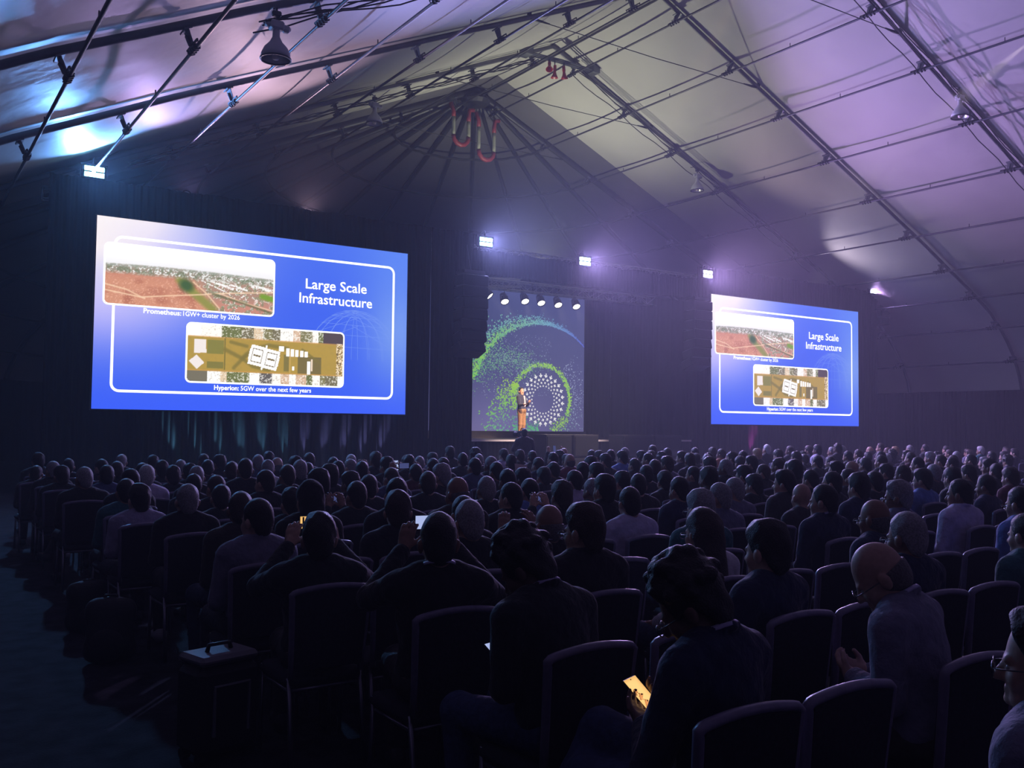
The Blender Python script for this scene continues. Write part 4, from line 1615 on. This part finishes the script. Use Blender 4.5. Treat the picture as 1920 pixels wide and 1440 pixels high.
def person(x, y, ztop, hair, shirt, fig, hi, label, rotz=0.0, glasses=False, skin=None, hk=None, trou=None, shoe=None, group=None, stand=False, sxy=None, lanyard=False):
    T_ = (FIGH if hi else FIG)[fig] if isinstance(fig, str) else fig
    base = 1.305 if not stand else 1.70
    if isinstance(fig, str) and fig in ('phone_down', 'reader'):
        base = 1.24
    if isinstance(fig, str) and fig == 'lean':
        base = 1.28
    k = ztop / base
    o = link('person', T_['body'], None, (x, y, 0), (0, 0, rotz))
    kk = sxy or (.5 + .5 * k)
    o.scale = (kk, kk, k)
    sk = skin or random.choice(SKIN)
    o.color = (*sk, 1)
    tag(o, label, 'person', group)
    hd = T_['head']
    HM = HAIR_HI if hi else HAIR
    kind = hk or HAIR_K[hair]
    if kind == 'short' and random.random() < .35:
        kind = 'full'
    if kind in HM:
        ho = link('hood' if hair == 'h' else 'hair', HM[kind], o, mw=hd)
        ho.color = (*HAIRC[hair], 1)
    c_ = random.choice(SHIRT[shirt])
    for nm, cc in (('shirt', c_), ('trousers', trou or random.choice(TROU)), ('shoes', shoe or (.015, .015, .016))):
        for q_ in (T_[nm] if nm == 'shoes' else [T_[nm]]):
            q = link('shoe' if nm == 'shoes' else nm, q_, o)
            q.color = (*cc, 1)
    if hi or glasses:
        link('eyes', EYES, o, mw=hd)
    if lanyard:
        link('lanyard', LANYARD, o, mw=T_['neck'])
    if glasses:
        link('glasses', GLASSES, o, mw=hd)
    return o


# ------------------------------------------------------------------ chairs
def seat_meshes():
    W, D = .43, .43
    s = MB().box((0, .21, .44), (W, D, .075), bev=.03).mesh('seat', 'chair_fabric', True)
    # arched upholstered back; the back leans away from the sitter
    def back_outline(x0, z0, x1, z1, arch, n=9):
        pts = []
        for i in range(n + 1):
            t = i / n
            pts.append((x0 + (x1 - x0) * t, z1 + arch * (1 - (2 * t - 1) ** 2)))
        return pts
    lean_ = lambda z: -.055 * (z - .44) / .48
    top = back_outline(-.20, .5, .20, .885, .022)
    v, f = [], []
    for yo in (-.018, .028):
        for (x, z) in top:
            v.append((x, lean_(z) + yo, z))
        for (x, z) in reversed(top):
            v.append((x * .94, lean_(.5) + yo, .50))
    n = len(top)
    N2 = 2 * n
    for s0 in (0, N2):
        for i in range(n - 1):
            q = (s0 + i, s0 + i + 1, s0 + 2 * n - 2 - i, s0 + 2 * n - 1 - i)
            f.append(q if s0 == 0 else q[::-1])
    for i in range(N2):
        j = (i + 1) % N2
        f.append((i, j, j + N2, i + N2))
    b = MB().add(v, f).mesh('backrest', 'chair_fabric')
    # frame round the back: flat band, wider on the top rail
    fr = MB()
    path = [(-.190, .46), (-.196, .60), (-.204, .75), (-.211, .868), (-.214, .888), (-.200, .899)] + [(-.212 + .424 * t, .898 + .022 * (1 - (2 * t - 1) ** 2)) for t in np.linspace(0.08, .92, 8)] + [(.200, .899), (.214, .888), (.211, .868), (.204, .75), (.196, .60), (.190, .46)]
    fr.tube([(x, lean_(z), z) for x, z in path], .020, 8, ry=.017)
    fm = fr.mesh('back_frame', 'chair_trim', True)
    sf = MB()
    sf.tube([(-.19, .02, .395), (-.19, .40, .395), (.19, .40, .395), (.19, .02, .395), (-.19, .02, .395)], .012, 6)
    sfm = sf.mesh('seat_frame', 'chair_metal', True)
    legs = []
    for sx, y0, y1 in ((-1, .02, -.06), (1, .02, -.06), (-1, .39, .41), (1, .39, .41)):
        legs.append(MB().tube([(sx * .195, y0, .46), (sx * .198, (y0 + y1) / 2, .22), (sx * .20, y1, 0.0)], .012, 6).mesh('leg', 'chair_metal', True))
    j = MB()
    for me in (s, b, fm, sfm, *legs):
        j.add([v_.co[:] for v_ in me.vertices], [list(p_.vertices) for p_ in me.polygons])
    return s, b, fm, sfm, legs, j


CH_SEAT, CH_BACK, CH_FRAME, CH_SF, CH_LEGS, CH_ALL = seat_meshes()


def chair(x, y, label, rz, full=True):
    o = tag(empty('banquet_chair', (x, y, 0), rz), label, 'chair', 'banquet chairs in rows')
    link('seat', CH_SEAT, o)
    link('backrest', CH_BACK, o)
    link('back_frame', CH_FRAME, o)
    if full:
        link('seat_frame', CH_SF, o)
        for lg in CH_LEGS:
            link('leg', lg, o)
    return o


ROW0, PITCH = 1.93, .87
PEOPLE = [
    (0, 3.38, 1.28, 'b', 's', 'd'),
    (1, 2.25, 1.28, 'c', 'k', 'd'),
    (1, 3.46, 1.31, 'd', 'n', 'r'),
    (1, 4.56, 1.31, 'g', 'n', 'r'),
    (1, 5.77, 1.25, 'd', 'e', 'r'),
    (2, 2.17, 1.34, 'd', 'k', 'v'),
    (2, 3.05, 1.34, 'n', 'k', 'r'),
    (2, 3.91, 1.28, 'L', 'w', 'r'),
    (2, 5.52, 1.29, 'b', 'n', 'r'),
    (2, 7.36, 1.32, 'd', 'z', 'r'),
    (3, 1.93, 1.27, 'd', 'k', 'p'),
    (3, 2.87, 1.31, 'g', 'k', 'r'),
    (3, 3.43, 1.27, 'b', 'k', 'u'),
    (3, 4.77, 1.31, 'g', 'e', 'r'),
    (3, 6.11, 1.32, 'd', 'n', 'r'),
    (3, 7.07, 1.32, 'g', 's', 'r'),
    (3, 7.99, 1.32, 'd', 'p', 'r'),
    (4, 1.89, 1.29, 'd', 's', 'r'),
    (4, 2.85, 1.30, 'n', 'k', 'r'),
    (4, 3.35, 1.26, 'd', 'k', 'r'),
    (4, 4.89, 1.28, 'd', 'p', 'r'),
    (4, 5.86, 1.29, 'g', 's', 'r'),
    (4, 6.95, 1.26, 'b', 'k', 'r'),
    (4, 7.75, 1.33, 'd', 'n', 'r'),
    (4, 9.97, 1.28, 'd', 'n', 'r'),
    (5, 2.07, 1.27, 'n', 't', 'r'),
    (5, 2.60, 1.31, 'h', 'k', 'r'),
    (5, 3.28, 1.34, 'd', 'k', 'r'),
    (5, 3.79, 1.35, 'b', 't', 'r'),
    (5, 4.32, 1.28, 'd', 'k', 'r'),
    (5, 4.83, 1.28, 'n', 'k', 'p'),
    (5, 5.40, 1.30, 'd', 'k', 'r'),
    (5, 6.24, 1.29, 'd', 'n', 'r'),
    (5, 6.94, 1.27, 'g', 's', 'r'),
    (5, 7.71, 1.32, 'd', 'k', 'r'),
    (5, 8.48, 1.30, 'd', 'k', 'r'),
    (5, 9.23, 1.29, 'd', 'k', 'r'),
    (5, 10.08, 1.30, 'd', 'z', 'r'),
    (5, 10.81, 1.30, 'd', 'k', 'r'),
    (5, 12.08, 1.28, 'n', 'm', 'r'),
    (6, 1.94, 1.26, 'g', 'k', 'r'),
    (6, 2.76, 1.22, 'd', 'k', 'r'),
    (6, 3.31, 1.27, 'd', 'k', 'p'),
    (6, 4.65, 1.28, 'g', 'k', 'r'),
    (6, 5.12, 1.25, 'd', 'z', 'r'),
    (6, 5.86, 1.24, 'g', 'k', 'r'),
    (6, 6.51, 1.27, 'd', 'k', 'r'),
    (6, 7.52, 1.32, 'd', 'k', 'r'),
    (6, 8.20, 1.23, 'd', 'k', 'r'),
    (6, 9.23, 1.27, 'd', 'k', 'r'),
    (6, 9.93, 1.27, 'n', 'k', 'r'),
    (6, 11.13, 1.30, 'n', 'p', 'q'),
    (6, 11.77, 1.30, 'g', 'k', 'r'),
    (6, 12.67, 1.27, 'd', 'k', 'q'),
    (6, 13.37, 1.29, 'd', 'k', 'r'),
    (7, 1.79, 1.21, 'd', 'l', 'r'),
    (7, 2.45, 1.21, 'd', 'k', 'r'),
    (7, 3.32, 1.33, 'd', 'k', 'r'),
    (7, 3.86, 1.27, 'd', 'k', 'r'),
    (7, 4.50, 1.29, 'n', 'k', 'r'),
    (7, 5.44, 1.30, 'd', 'k', 'r'),
    (7, 6.32, 1.27, 'd', 'p', 'r'),
    (7, 7.02, 1.24, 'd', 'k', 'r'),
    (7, 7.70, 1.23, 'd', 'k', 'r'),
    (7, 9.02, 1.28, 'd', 'k', 'r'),
    (7, 10.11, 1.32, 'd', 'k', 'r'),
    (7, 10.85, 1.31, 'd', 'k', 'r'),
    (7, 11.97, 1.26, 'd', 'k', 'r'),
    (7, 14.61, 1.31, 'd', 'k', 'r'),
    (8, 1.83, 1.23, 'd', 'e', 'r'),
    (8, 2.64, 1.25, 'n', 'k', 'r'),
    (8, 3.13, 1.29, 'd', 'k', 'r'),
    (8, 4.04, 1.25, 'd', 'k', 'r'),
    (8, 5.11, 1.32, 'g', 'k', 'r'),
    (8, 6.23, 1.25, 'd', 'r', 'r'),
    (8, 7.42, 1.28, 'd', 'k', 'r'),
    (8, 8.19, 1.27, 'd', 'k', 'r'),
    (8, 9.00, 1.24, 'd', 'k', 'r'),
    (8, 9.61, 1.33, 'g', 'k', 'r'),
    (8, 10.37, 1.25, 'n', 'k', 'r'),
    (8, 10.91, 1.30, 'd', 'k', 'r'),
    (8, 12.37, 1.28, 'b', 'k', 'r'),
    (8, 14.09, 1.32, 'd', 'k', 'r'),
    (8, 15.09, 1.31, 'd', 'k', 'r'),
    (9, 2.04, 1.28, 'd', 'k', 'r'),
    (9, 2.69, 1.20, 'd', 'k', 'r'),
    (9, 3.68, 1.30, 'n', 'k', 'r'),
    (9, 4.17, 1.29, 'd', 'k', 'r'),
    (9, 4.93, 1.25, 'n', 'b', 'r'),
    (9, 6.40, 1.30, 'd', 'k', 'r'),
    (9, 7.16, 1.21, 'd', 'k', 'r'),
    (9, 9.13, 1.30, 'n', 'k', 'r'),
    (9, 10.29, 1.30, 'n', 'k', 'r'),
    (9, 11.66, 1.30, 'n', 'k', 'r'),
    (9, 13.94, 1.27, 'd', 'k', 'r'),
    (9, 14.51, 1.31, 'n', 'k', 'r'),
    (9, 16.10, 1.32, 'n', 'k', 'r'),
    (9, 17.15, 1.32, 'd', 'k', 'r'),
    (10, 1.75, 1.27, 'g', 'k', 'r'),
    (10, 2.39, 1.28, 'w', 'p', 'r'),
    (10, 2.93, 1.26, 'g', 'k', 'r'),
    (10, 3.49, 1.34, 'd', 'k', 'r'),
    (10, 4.19, 1.30, 'g', 'k', 'r'),
    (10, 4.98, 1.29, 'd', 'k', 'r'),
    (10, 5.71, 1.25, 'd', 'm', 'u'),
    (10, 6.69, 1.30, 'd', 'b', 'r'),
    (10, 7.93, 1.25, 'd', 't', 'r'),
    (10, 8.64, 1.31, 'd', 'k', 'r'),
    (10, 10.15, 1.30, 'n', 's', 'r'),
    (10, 12.06, 1.29, 'd', 'k', 'r'),
    (10, 13.78, 1.29, 'd', 'k', 'r'),
    (10, 16.70, 1.32, 'n', 'm', 'r'),
    (11, 2.15, 1.23, 'd', 'b', 'r'),
    (11, 2.89, 1.22, 'd', 'k', 'r'),
    (11, 3.60, 1.27, 'n', 'k', 'r'),
    (11, 4.43, 1.32, 'd', 'k', 'r'),
    (11, 5.07, 1.25, 'd', 'b', 'r'),
    (11, 5.74, 1.30, 'd', 'k', 'r'),
    (11, 6.47, 1.28, 'd', 'k', 'r'),
    (11, 7.44, 1.30, 'g', 'k', 'r'),
    (11, 11.53, 1.31, 'n', 'k', 'r'),
    (11, 17.02, 1.31, 'd', 'k', 'r'),
    (11, 18.52, 1.30, 'g', 'k', 'r'),
    (11, 19.65, 1.31, 'g', 'k', 'r'),
    (11, 21.02, 1.31, 'd', 'k', 'r'),
    (12, 1.78, 1.20, 'd', 'k', 'r'),
    (12, 2.72, 1.23, 'd', 'k', 'r'),
    (12, 3.31, 1.21, 'd', 'k', 'r'),
    (12, 4.37, 1.24, 'g', 'w', 'r'),
    (12, 5.58, 1.25, 'g', 'k', 'r'),
    (12, 6.52, 1.31, 'd', 'k', 'p'),
    (12, 7.12, 1.26, 'n', 'k', 'r'),
    (12, 8.40, 1.28, 'd', 'k', 'r'),
    (12, 9.57, 1.30, 'b', 'r', 'r'),
    (12, 10.31, 1.29, 'd', 'k', 'r'),
    (12, 11.32, 1.30, 'd', 'k', 'r'),
    (12, 12.83, 1.27, 'g', 'k', 'r'),
    (12, 13.48, 1.30, 'n', 'k', 'r'),
    (12, 15.28, 1.30, 'n', 'k', 'r'),
    (12, 16.99, 1.31, 'd', 'k', 'r'),
    (12, 19.08, 1.30, 'd', 'k', 'r'),
    (13, 1.80, 1.23, 'g', 'k', 'r'),
    (13, 2.58, 1.22, 'n', 'k', 'r'),
    (13, 3.16, 1.22, 'd', 'k', 'p'),
    (13, 3.79, 1.23, 'd', 'k', 'r'),
    (13, 4.80, 1.26, 'b', 'k', 'r'),
    (13, 5.69, 1.25, 'd', 'k', 'r'),
    (13, 6.38, 1.32, 'n', 'k', 'p'),
    (13, 7.19, 1.25, 'g', 'k', 'r'),
    (13, 8.01, 1.30, 'd', 'k', 'r'),
    (13, 9.83, 1.30, 'd', 'k', 'r'),
    (13, 11.43, 1.31, 'd', 'z', 'r'),
    (13, 12.99, 1.29, 'n', 'k', 'r'),
    (13, 14.68, 1.30, 'd', 'r', 'r'),
    (13, 15.82, 1.31, 'n', 's', 'r'),
    (13, 18.55, 1.31, 'n', 'k', 'r'),
    (13, 25.34, 1.30, 'd', 'k', 'q'),
    (14, 1.71, 1.14, 'd', 'k', 'r'),
    (14, 2.54, 1.22, 'd', 'k', 'r'),
    (14, 3.64, 1.20, 'g', 'k', 'r'),
    (14, 4.21, 1.26, 'd', 'k', 'r'),
    (14, 4.80, 1.27, 'g', 'b', 'r'),
    (14, 5.64, 1.29, 'n', 'g', 'r'),
    (14, 6.37, 1.26, 'w', 'k', 'r'),
    (14, 10.04, 1.30, 'n', 'k', 'r'),
    (14, 11.91, 1.31, 'n', 'k', 'r'),
    (14, 12.68, 1.28, 'd', 'k', 'r'),
    (14, 16.14, 1.31, 'y', 'k', 'r'),
    (14, 18.96, 1.44, 'n', 'k', 'r'),
    (15, 2.24, 1.20, 'd', 'k', 'r'),
    (15, 3.44, 1.23, 'd', 'k', 'r'),
    (15, 5.27, 1.28, 'd', 'k', 'p'),
    (15, 9.29, 1.30, 'c', 'k', 'r'),
    (15, 10.33, 1.28, 'n', 'k', 'r'),
    (15, 13.10, 1.31, 'g', 'k', 'r'),
    (15, 14.32, 1.30, 'n', 'k', 'r'),
    (15, 15.91, 1.29, 'n', 'o', 'r'),
    (15, 19.44, 1.35, 'd', 'p', 'r'),
    (15, 20.26, 1.34, 'g', 'k', 'r'),
    (15, 22.18, 1.31, 'b', 'r', 'r'),
    (15, 26.74, 1.31, 'w', 'e', 'q'),
    (16, 1.96, 1.24, 'd', 'k', 'r'),
    (16, 3.15, 1.23, 'g', 'k', 'r'),
    (16, 9.29, 1.32, 'd', 'k', 'r'),
    (16, 10.50, 1.28, 'd', 'p', 'r'),
    (16, 12.03, 1.31, 'b', 'k', 'u'),
    (16, 14.64, 1.36, 'n', 'k', 'q'),
    (16, 15.91, 1.30, 'd', 'k', 'r'),
    (16, 16.53, 1.29, 'n', 'k', 'r'),
    (16, 18.56, 1.35, 'w', 'k', 'r'),
    (16, 19.32, 1.33, 'n', 'k', 'r'),
    (16, 20.06, 1.32, 'n', 's', 'r'),
    (16, 20.95, 1.30, 'g', 'k', 'r'),
    (16, 22.60, 1.31, 'b', 'p', 'r'),
    (16, 23.13, 1.40, 'n', 'k', 'r'),
    (16, 23.80, 1.29, 'y', 'k', 'r'),
    (16, 24.57, 1.34, 'g', 'k', 'q'),
    (16, 25.43, 1.35, 'd', 'k', 'r'),
    (16, 26.34, 1.32, 'd', 'k', 'r'),
    (16, 29.65, 1.29, 'd', 'p', 'r'),
]

# (row, x, height of the crown, hair, top, pose)
occupied = {k: [] for k in range(-1, 17)}
seq = []
for (k, x, zt, hr, sh, ps) in PEOPLE:
    seq.append((k, x, zt, hr, sh, ps, False))
    occupied[k].append(x)
frnd = random.Random(21)
for k in range(7, 17):                                   # people half hidden between the others
    Y = ROW0 + PITCH * k
    x = 2.0
    while x < 1.9 * Y:
        if min([abs(x - q) for q in occupied[k]], default=9) > .52 and frnd.random() < (.20 if k < 10 else .34) and len(seq) < 282:
            seq.append((k, round(x, 2), round(frnd.uniform(1.20, 1.27), 2), frnd.choice('dddnngc'), frnd.choice('kkkksgnt'), 'r', True))
            occupied[k].append(round(x, 2))
        x += .49

seq.append((0, 2.16, 1.27, 'd', 'n', 'D', False))
occupied[0].append(2.16)
seq.append((-1, 2.52, 1.28, 'd', 's', 'E', False))
occupied[-1].append(2.52)

HAND_PH = {'phone': (0, .415, 1.13), 'phoneH': (.02, .43, 1.22), 'up': (-.01, .30, 1.27), 'readerH': (.035, .40, .74), 'phone_downH': (.05, .375, .79)}
order = {}
for k in occupied:
    for i, q in enumerate(sorted(occupied[k])):
        order[(k, q)] = i
ROWN = {k: ('nearest' if k == 0 else ORD[k] + ' nearest') for k in range(0, 17)}
prnd = random.Random(5)
phones = []
for (k, x, zt, hr, sh, ps, fill) in sorted(seq):
    Y = ROW0 + PITCH * k + .2
    hi = k <= 3 and not fill
    place = '%s person from the aisle in the %s row' % (ordn(order[(k, x)]), ROWN[k]) if k >= 0 else 'at the right picture edge nearest the camera'
    gl = False
    kw = {}
    rz = prnd.uniform(-.12, .12)
    fig = prnd.choice(['rest', 'rest', 'left', 'right', 'lean', 'cross', 'left'])
    desc = ''
    if ps == 'p':
        fig = 'phone'
        rz = -.26 if k <= 3 else rz
        desc = ' raising a phone'
    elif ps == 'v':
        fig = 'phone'
        desc = ' taking a photo'
        rz = -.36
    elif ps == 'u':
        fig = 'up'
        desc = ' raising both hands'
    elif ps == 'q':
        fig = 'chin'
    elif ps == 'd':
        fig = 'reader'
        rz = .25
        desc = ' looking down'
    elif ps == 'D':
        fig = 'phone_down'
        rz = .14
        gl = True
        kw = dict(hk='curly', skin=(.16, .09, .06), trou=(.025, .045, .12))
    elif ps == 'E':
        fig = 'left'
        gl = True
        rz = .10
        kw = dict(skin=(.40, .25, .18), hk='full')
    if hi:
        if fig not in FIGH:
            fig = 'phone' if fig == 'up' else ('rest' if prnd.random() < .5 else 'left')
        if hr in 'gb' or prnd.random() < .3:
            gl = True
    elif fig == 'reader':
        fig = 'lean'
    if hr == 'c' and ps == 'd':
        kw['skin'] = (.12, .07, .05)
        kw['trou'] = (.03, .05, .13)
        fig, hi = 'reader', True
        rz = .15
    if hr == 'b' and hi and ps == 'd':
        kw['skin'] = (.42, .26, .20)
    if ps == 'D':
        x += .085
    kw['lanyard'] = ps in 'DdvE' or (k <= 4 and sh in 'kn' and prnd.random() < .4)
    if x < 2.3 and k > 4:
        kw['shoe'] = (.35, .35, .38) if prnd.random() < .6 else None
    if hr == 'b' and prnd.random() < .3 and not hi:
        kw['hk'] = 'none'
    if ps == 'D':
        lab = 'dark-haired person in navy shirt bent over a glowing phone in the nearest row'
    elif ps == 'E':
        lab = 'person with glasses and denim jacket at the right picture edge nearest the camera'
    else:
        lab = '%s person in %s top%s, %s from the aisle, %s row' % (HAIR_W[hr], SHIRT_W[sh], desc, ordn(order[(k, x)]), ROWN[k])
    p = person(x, Y, zt, hr, sh, fig, hi, lab, rz, gl, group='seated audience', **kw)
    key = fig + ('H' if hi else '')
    if ps in 'pvD' or (ps == 'd' and hr == 'c') or (ps == 'u' and not hi):
        phones.append((p, key, ps, k, x))

bpy.context.view_layer.update()
for (p, key, ps, k, x) in phones:
    hp = HAND_PH.get(key)
    if hp is None:
        continue
    loc = p.matrix_world @ Vector(hp)
    rz = p.rotation_euler.z
    if ps == 'd':
        phone(loc, (R(-55), 0, .3), 'phone_cool', 'phone glowing low in the lap of the curly-haired person, second nearest row')
    elif ps == 'D':
        ph = phone(loc, (R(-50), R(-6), .22), 'phone_warm', 'bright warm phone screen in the hands of the bent-over nearest person')
        d_ = bpy.data.lights.new('screen_glow', 'AREA')
        d_.size, d_.size_y, d_.shape = .06, .13, 'RECTANGLE'
        d_.energy = .12
        d_.color = lin(255, 205, 140)
        lo = link('screen_glow', d_, ph, (0, -.012, 0), (R(90), 0, 0))
    else:
        em = prnd.choice(['phone_cool', 'phone_dim', 'phone_cool'])
        if k <= 3:
            em = 'phone_warm' if x < 2.0 else 'phone_cool'
        phone(loc, (R(-8), R(90) if prnd.random() < .7 or k <= 3 else 0, rz), em, 'phone held up by the %s person from the aisle in the %s row' % (ordn(order[(k, x)]), ROWN[k]))

# chairs: one under everybody, the rest of each row left empty
cand = []
for k in range(-1, 17):
    Y = ROW0 + PITCH * k
    xs = [(q, True) for q in occupied[k]]
    if k >= 0:
        q = 1.95 + prnd.uniform(-.06, .06)
        if k == 0:
            q = 2.63
        if k == 1:
            q = 2.78
        while q < 1.93 * Y + .6:
            if min([abs(q - w[0]) for w in xs], default=9) > .45:
                xs.append((q, False))
                q += .48
            else:
                q += .06
    for i, (q, occ) in enumerate(sorted(xs)):
        if k > 8 and not occ:
            continue                                      # empty seats far back show nothing
        cand.append((q * .555 + Y * .832, k, q, Y, i, occ))
cand.sort()
for n_, (dist, k, q, Y, i, occ) in enumerate(cand):
    rz = prnd.uniform(-.04, .04)
    where = '%s from the aisle in the %s row' % (ordn(i), ROWN[k]) if k >= 0 else 'under the person at the right picture edge'
    chair(q, Y + .06, '%s dark banquet chair, %s' % ('occupied' if occ else 'empty', where), rz, n_ < 170)

# ------------------------------------------------------------------ presenter on the stage
pf = figure('presenter', .009, .011, lean=0.0, yaw=-.55, pitch=.02, stand=True, collar=True,
            armL=((-.27, .02, 1.12), (-.12, .20, 1.20), (.6, .6, .3), (.5, .2, .8), .6),
            armR=((.25, .06, 1.13), (.36, .30, 1.13), (.5, .9, .05), (0, 0, 1), .15))
pr_ = person(17.85, 26.15, 1.76, 'd', 'n', pf, False, 'presenter in dark blazer and tan trousers standing on the stage', R(205), skin=(.55, .30, .20), trou=(.28, .15, .06), shoe=(.12, .06, .03), stand=True, hk='short')
pr_.location.z = 1.32
for ch in pr_.children:
    if ch.name.startswith('shirt'):
        ch.name = 'blazer'
        ch.color = (.035, .038, .065, 1)
sf_ = Field()
sf_.cap((0, .105, 1.10), (0, .085, 1.40), .045, .035, .02)
so = link('shirt_front', sf_.mesh('shirt_front', .01, 'cloth'), pr_)
so.color = (.62, .50, .55, 1)

# ------------------------------------------------------------------ camera operator and video camera in front of the stage
op = figure('operator', .012, .015, lean=.12, yaw=-.2, pitch=.1, stand=True,
            armL=((-.27, .12, 1.15), (-.10, .36, 1.34), (.3, 1, .1), (.6, 0, .5), .6), armR=((.27, .12, 1.13), (.14, .38, 1.30), (-.3, 1, .1), (-.6, 0, .5), .6))
person(13.75, 20.0, 1.70, 'd', 'k', op, False, 'camera operator in black standing behind a tripod before the stage', R(-20), stand=True, hk='short')
tr_ = tag(empty('video_camera', (14.28, 20.85, 0)), 'black video camera on a tripod in front of the stage', 'camera')
for a in (0.3, 2.4, 4.5):
    MB().tube([(0, 0, 1.35), (.45 * math.cos(a), .45 * math.sin(a), .0)], .022, 6).build('leg', 'black_plastic', tr_)
MB().lathe([(0, 1.30), (.07, 1.32), (.07, 1.40), (.04, 1.45), (0, 1.45)], 12).build('head', 'black_plastic', tr_)
MB().box((0, .02, 1.55), (.13, .34, .18), bev=.02).build('body', 'black_plastic', tr_)
MB().tube([(0, .18, 1.55), (0, .36, 1.55), (0, .38, 1.55)], [.05, .06, .075], 12).build('lens', 'black_plastic', tr_, smooth=True)
MB().tube([(0, -.1, 1.64), (0, -.06, 1.71), (0, .08, 1.71), (0, .12, 1.64)], .013, 6).build('handle', 'black_plastic', tr_)
MB().box((-.11, -.12, 1.60), (.09, .03, .07), bev=.01).build('viewfinder', 'black_plastic', tr_)

# ------------------------------------------------------------------ bags on the floor by the aisle
def backpack(x, y, hgt, label, grey=False, rz=.2):
    o = tag(empty('backpack', (x, y, 0), rz), label, 'bag')
    F = Field()
    F.ell((0, 0, hgt * .48), (.17, .12, hgt * .52), .04)
    F.cap((-.10, 0, .09), (.10, 0, .09), .085, .085, .05)
    F.cap((-.09, 0, hgt * .82), (.09, 0, hgt * .82), .09, .09, .05)
    link('bag_body', F.mesh('bag_body', .012, 'bag', wob=.002), o)
    F = Field()
    F.ell((0, -.11, hgt * .32), (.12, .05, hgt * .26), .02)
    link('front_pocket', F.mesh('front_pocket', .012, 'bag_grey' if grey else 'bag'), o)
    MB().tube([(-.05, 0, hgt * .96), (-.04, 0, hgt * 1.06), (.04, 0, hgt * 1.06), (.05, 0, hgt * .96)], .012, 6).build('grab_handle', 'bag', o, smooth=True)
    for sx in (-.08, .08):
        MB().tube([(sx, .10, hgt * .9), (sx, .19, hgt * .6), (sx, .12, hgt * .15)], .014, 6).build('strap', 'bag', o, smooth=True)
    return o


backpack(1.45, 8.55, .40, 'black backpack on the floor at the aisle near the far row ends')
backpack(1.40, 7.35, .46, 'slumped black bag on the carpet beside a chair leg at the aisle', rz=-.4)
o = tag(empty('carry_case', (1.50, 5.02, 0), .25), 'black wheeled carry case with grey top lid standing at the aisle', 'suitcase')
MB().box((0, 0, .27), (.36, .26, .46), bev=.04).build('shell', 'bag', o)
MB().box((0, 0, .525), (.34, .25, .05), bev=.02).build('top_lid', 'bag_grey', o)
MB().tube([(-.07, 0, .55), (-.06, 0, .585), (.06, 0, .585), (.07, 0, .55)], .012, 6).build('grab_handle', 'black_plastic', o, smooth=True)
for sx in (-.14, .14):
    MB().tube([(sx - .02, -.08, .03), (sx + .02, -.08, .03)], .03, 10).build('wheel', 'black_plastic', o)
    MB().tube([(sx - .02, .08, .03), (sx + .02, .08, .03)], .03, 10).build('wheel', 'black_plastic', o)
MB().tube([(-.1, -.135, .15), (-.1, -.14, .4), (.1, -.14, .4), (.1, -.135, .15)], .01, 6).build('side_strap', 'bag_grey', o)

# a sheet of paper held up in the far rows
for (x, y, z, lab, em) in ((6.32, 9.25, 1.12, 'small pale sheet of paper held up beside a bald head', 'paper'), (8.6, 7.25, 1.0, 'yellowish paper pad held open among the right-hand seats', 'paper')):
    o = tag(empty('paper_sheet', (x, y, z), -.3), lab, 'paper')
    MB().add([(-.07, 0, 0), (.07, .01, 0), (.08, .03, .17), (-.08, .02, .19), (-.07, .002, 0), (.07, .012, 0), (.08, .032, .17), (-.08, .022, .19)],
             [(0, 1, 2, 3), (7, 6, 5, 4), (0, 4, 5, 1), (1, 5, 6, 2), (2, 6, 7, 3), (3, 7, 4, 0)]).build('sheet', em, o)
    MB().tube([(-.02, .0, .01), (.0, .01, -.10)], .012, 6).build('stick', 'black_plastic', o)
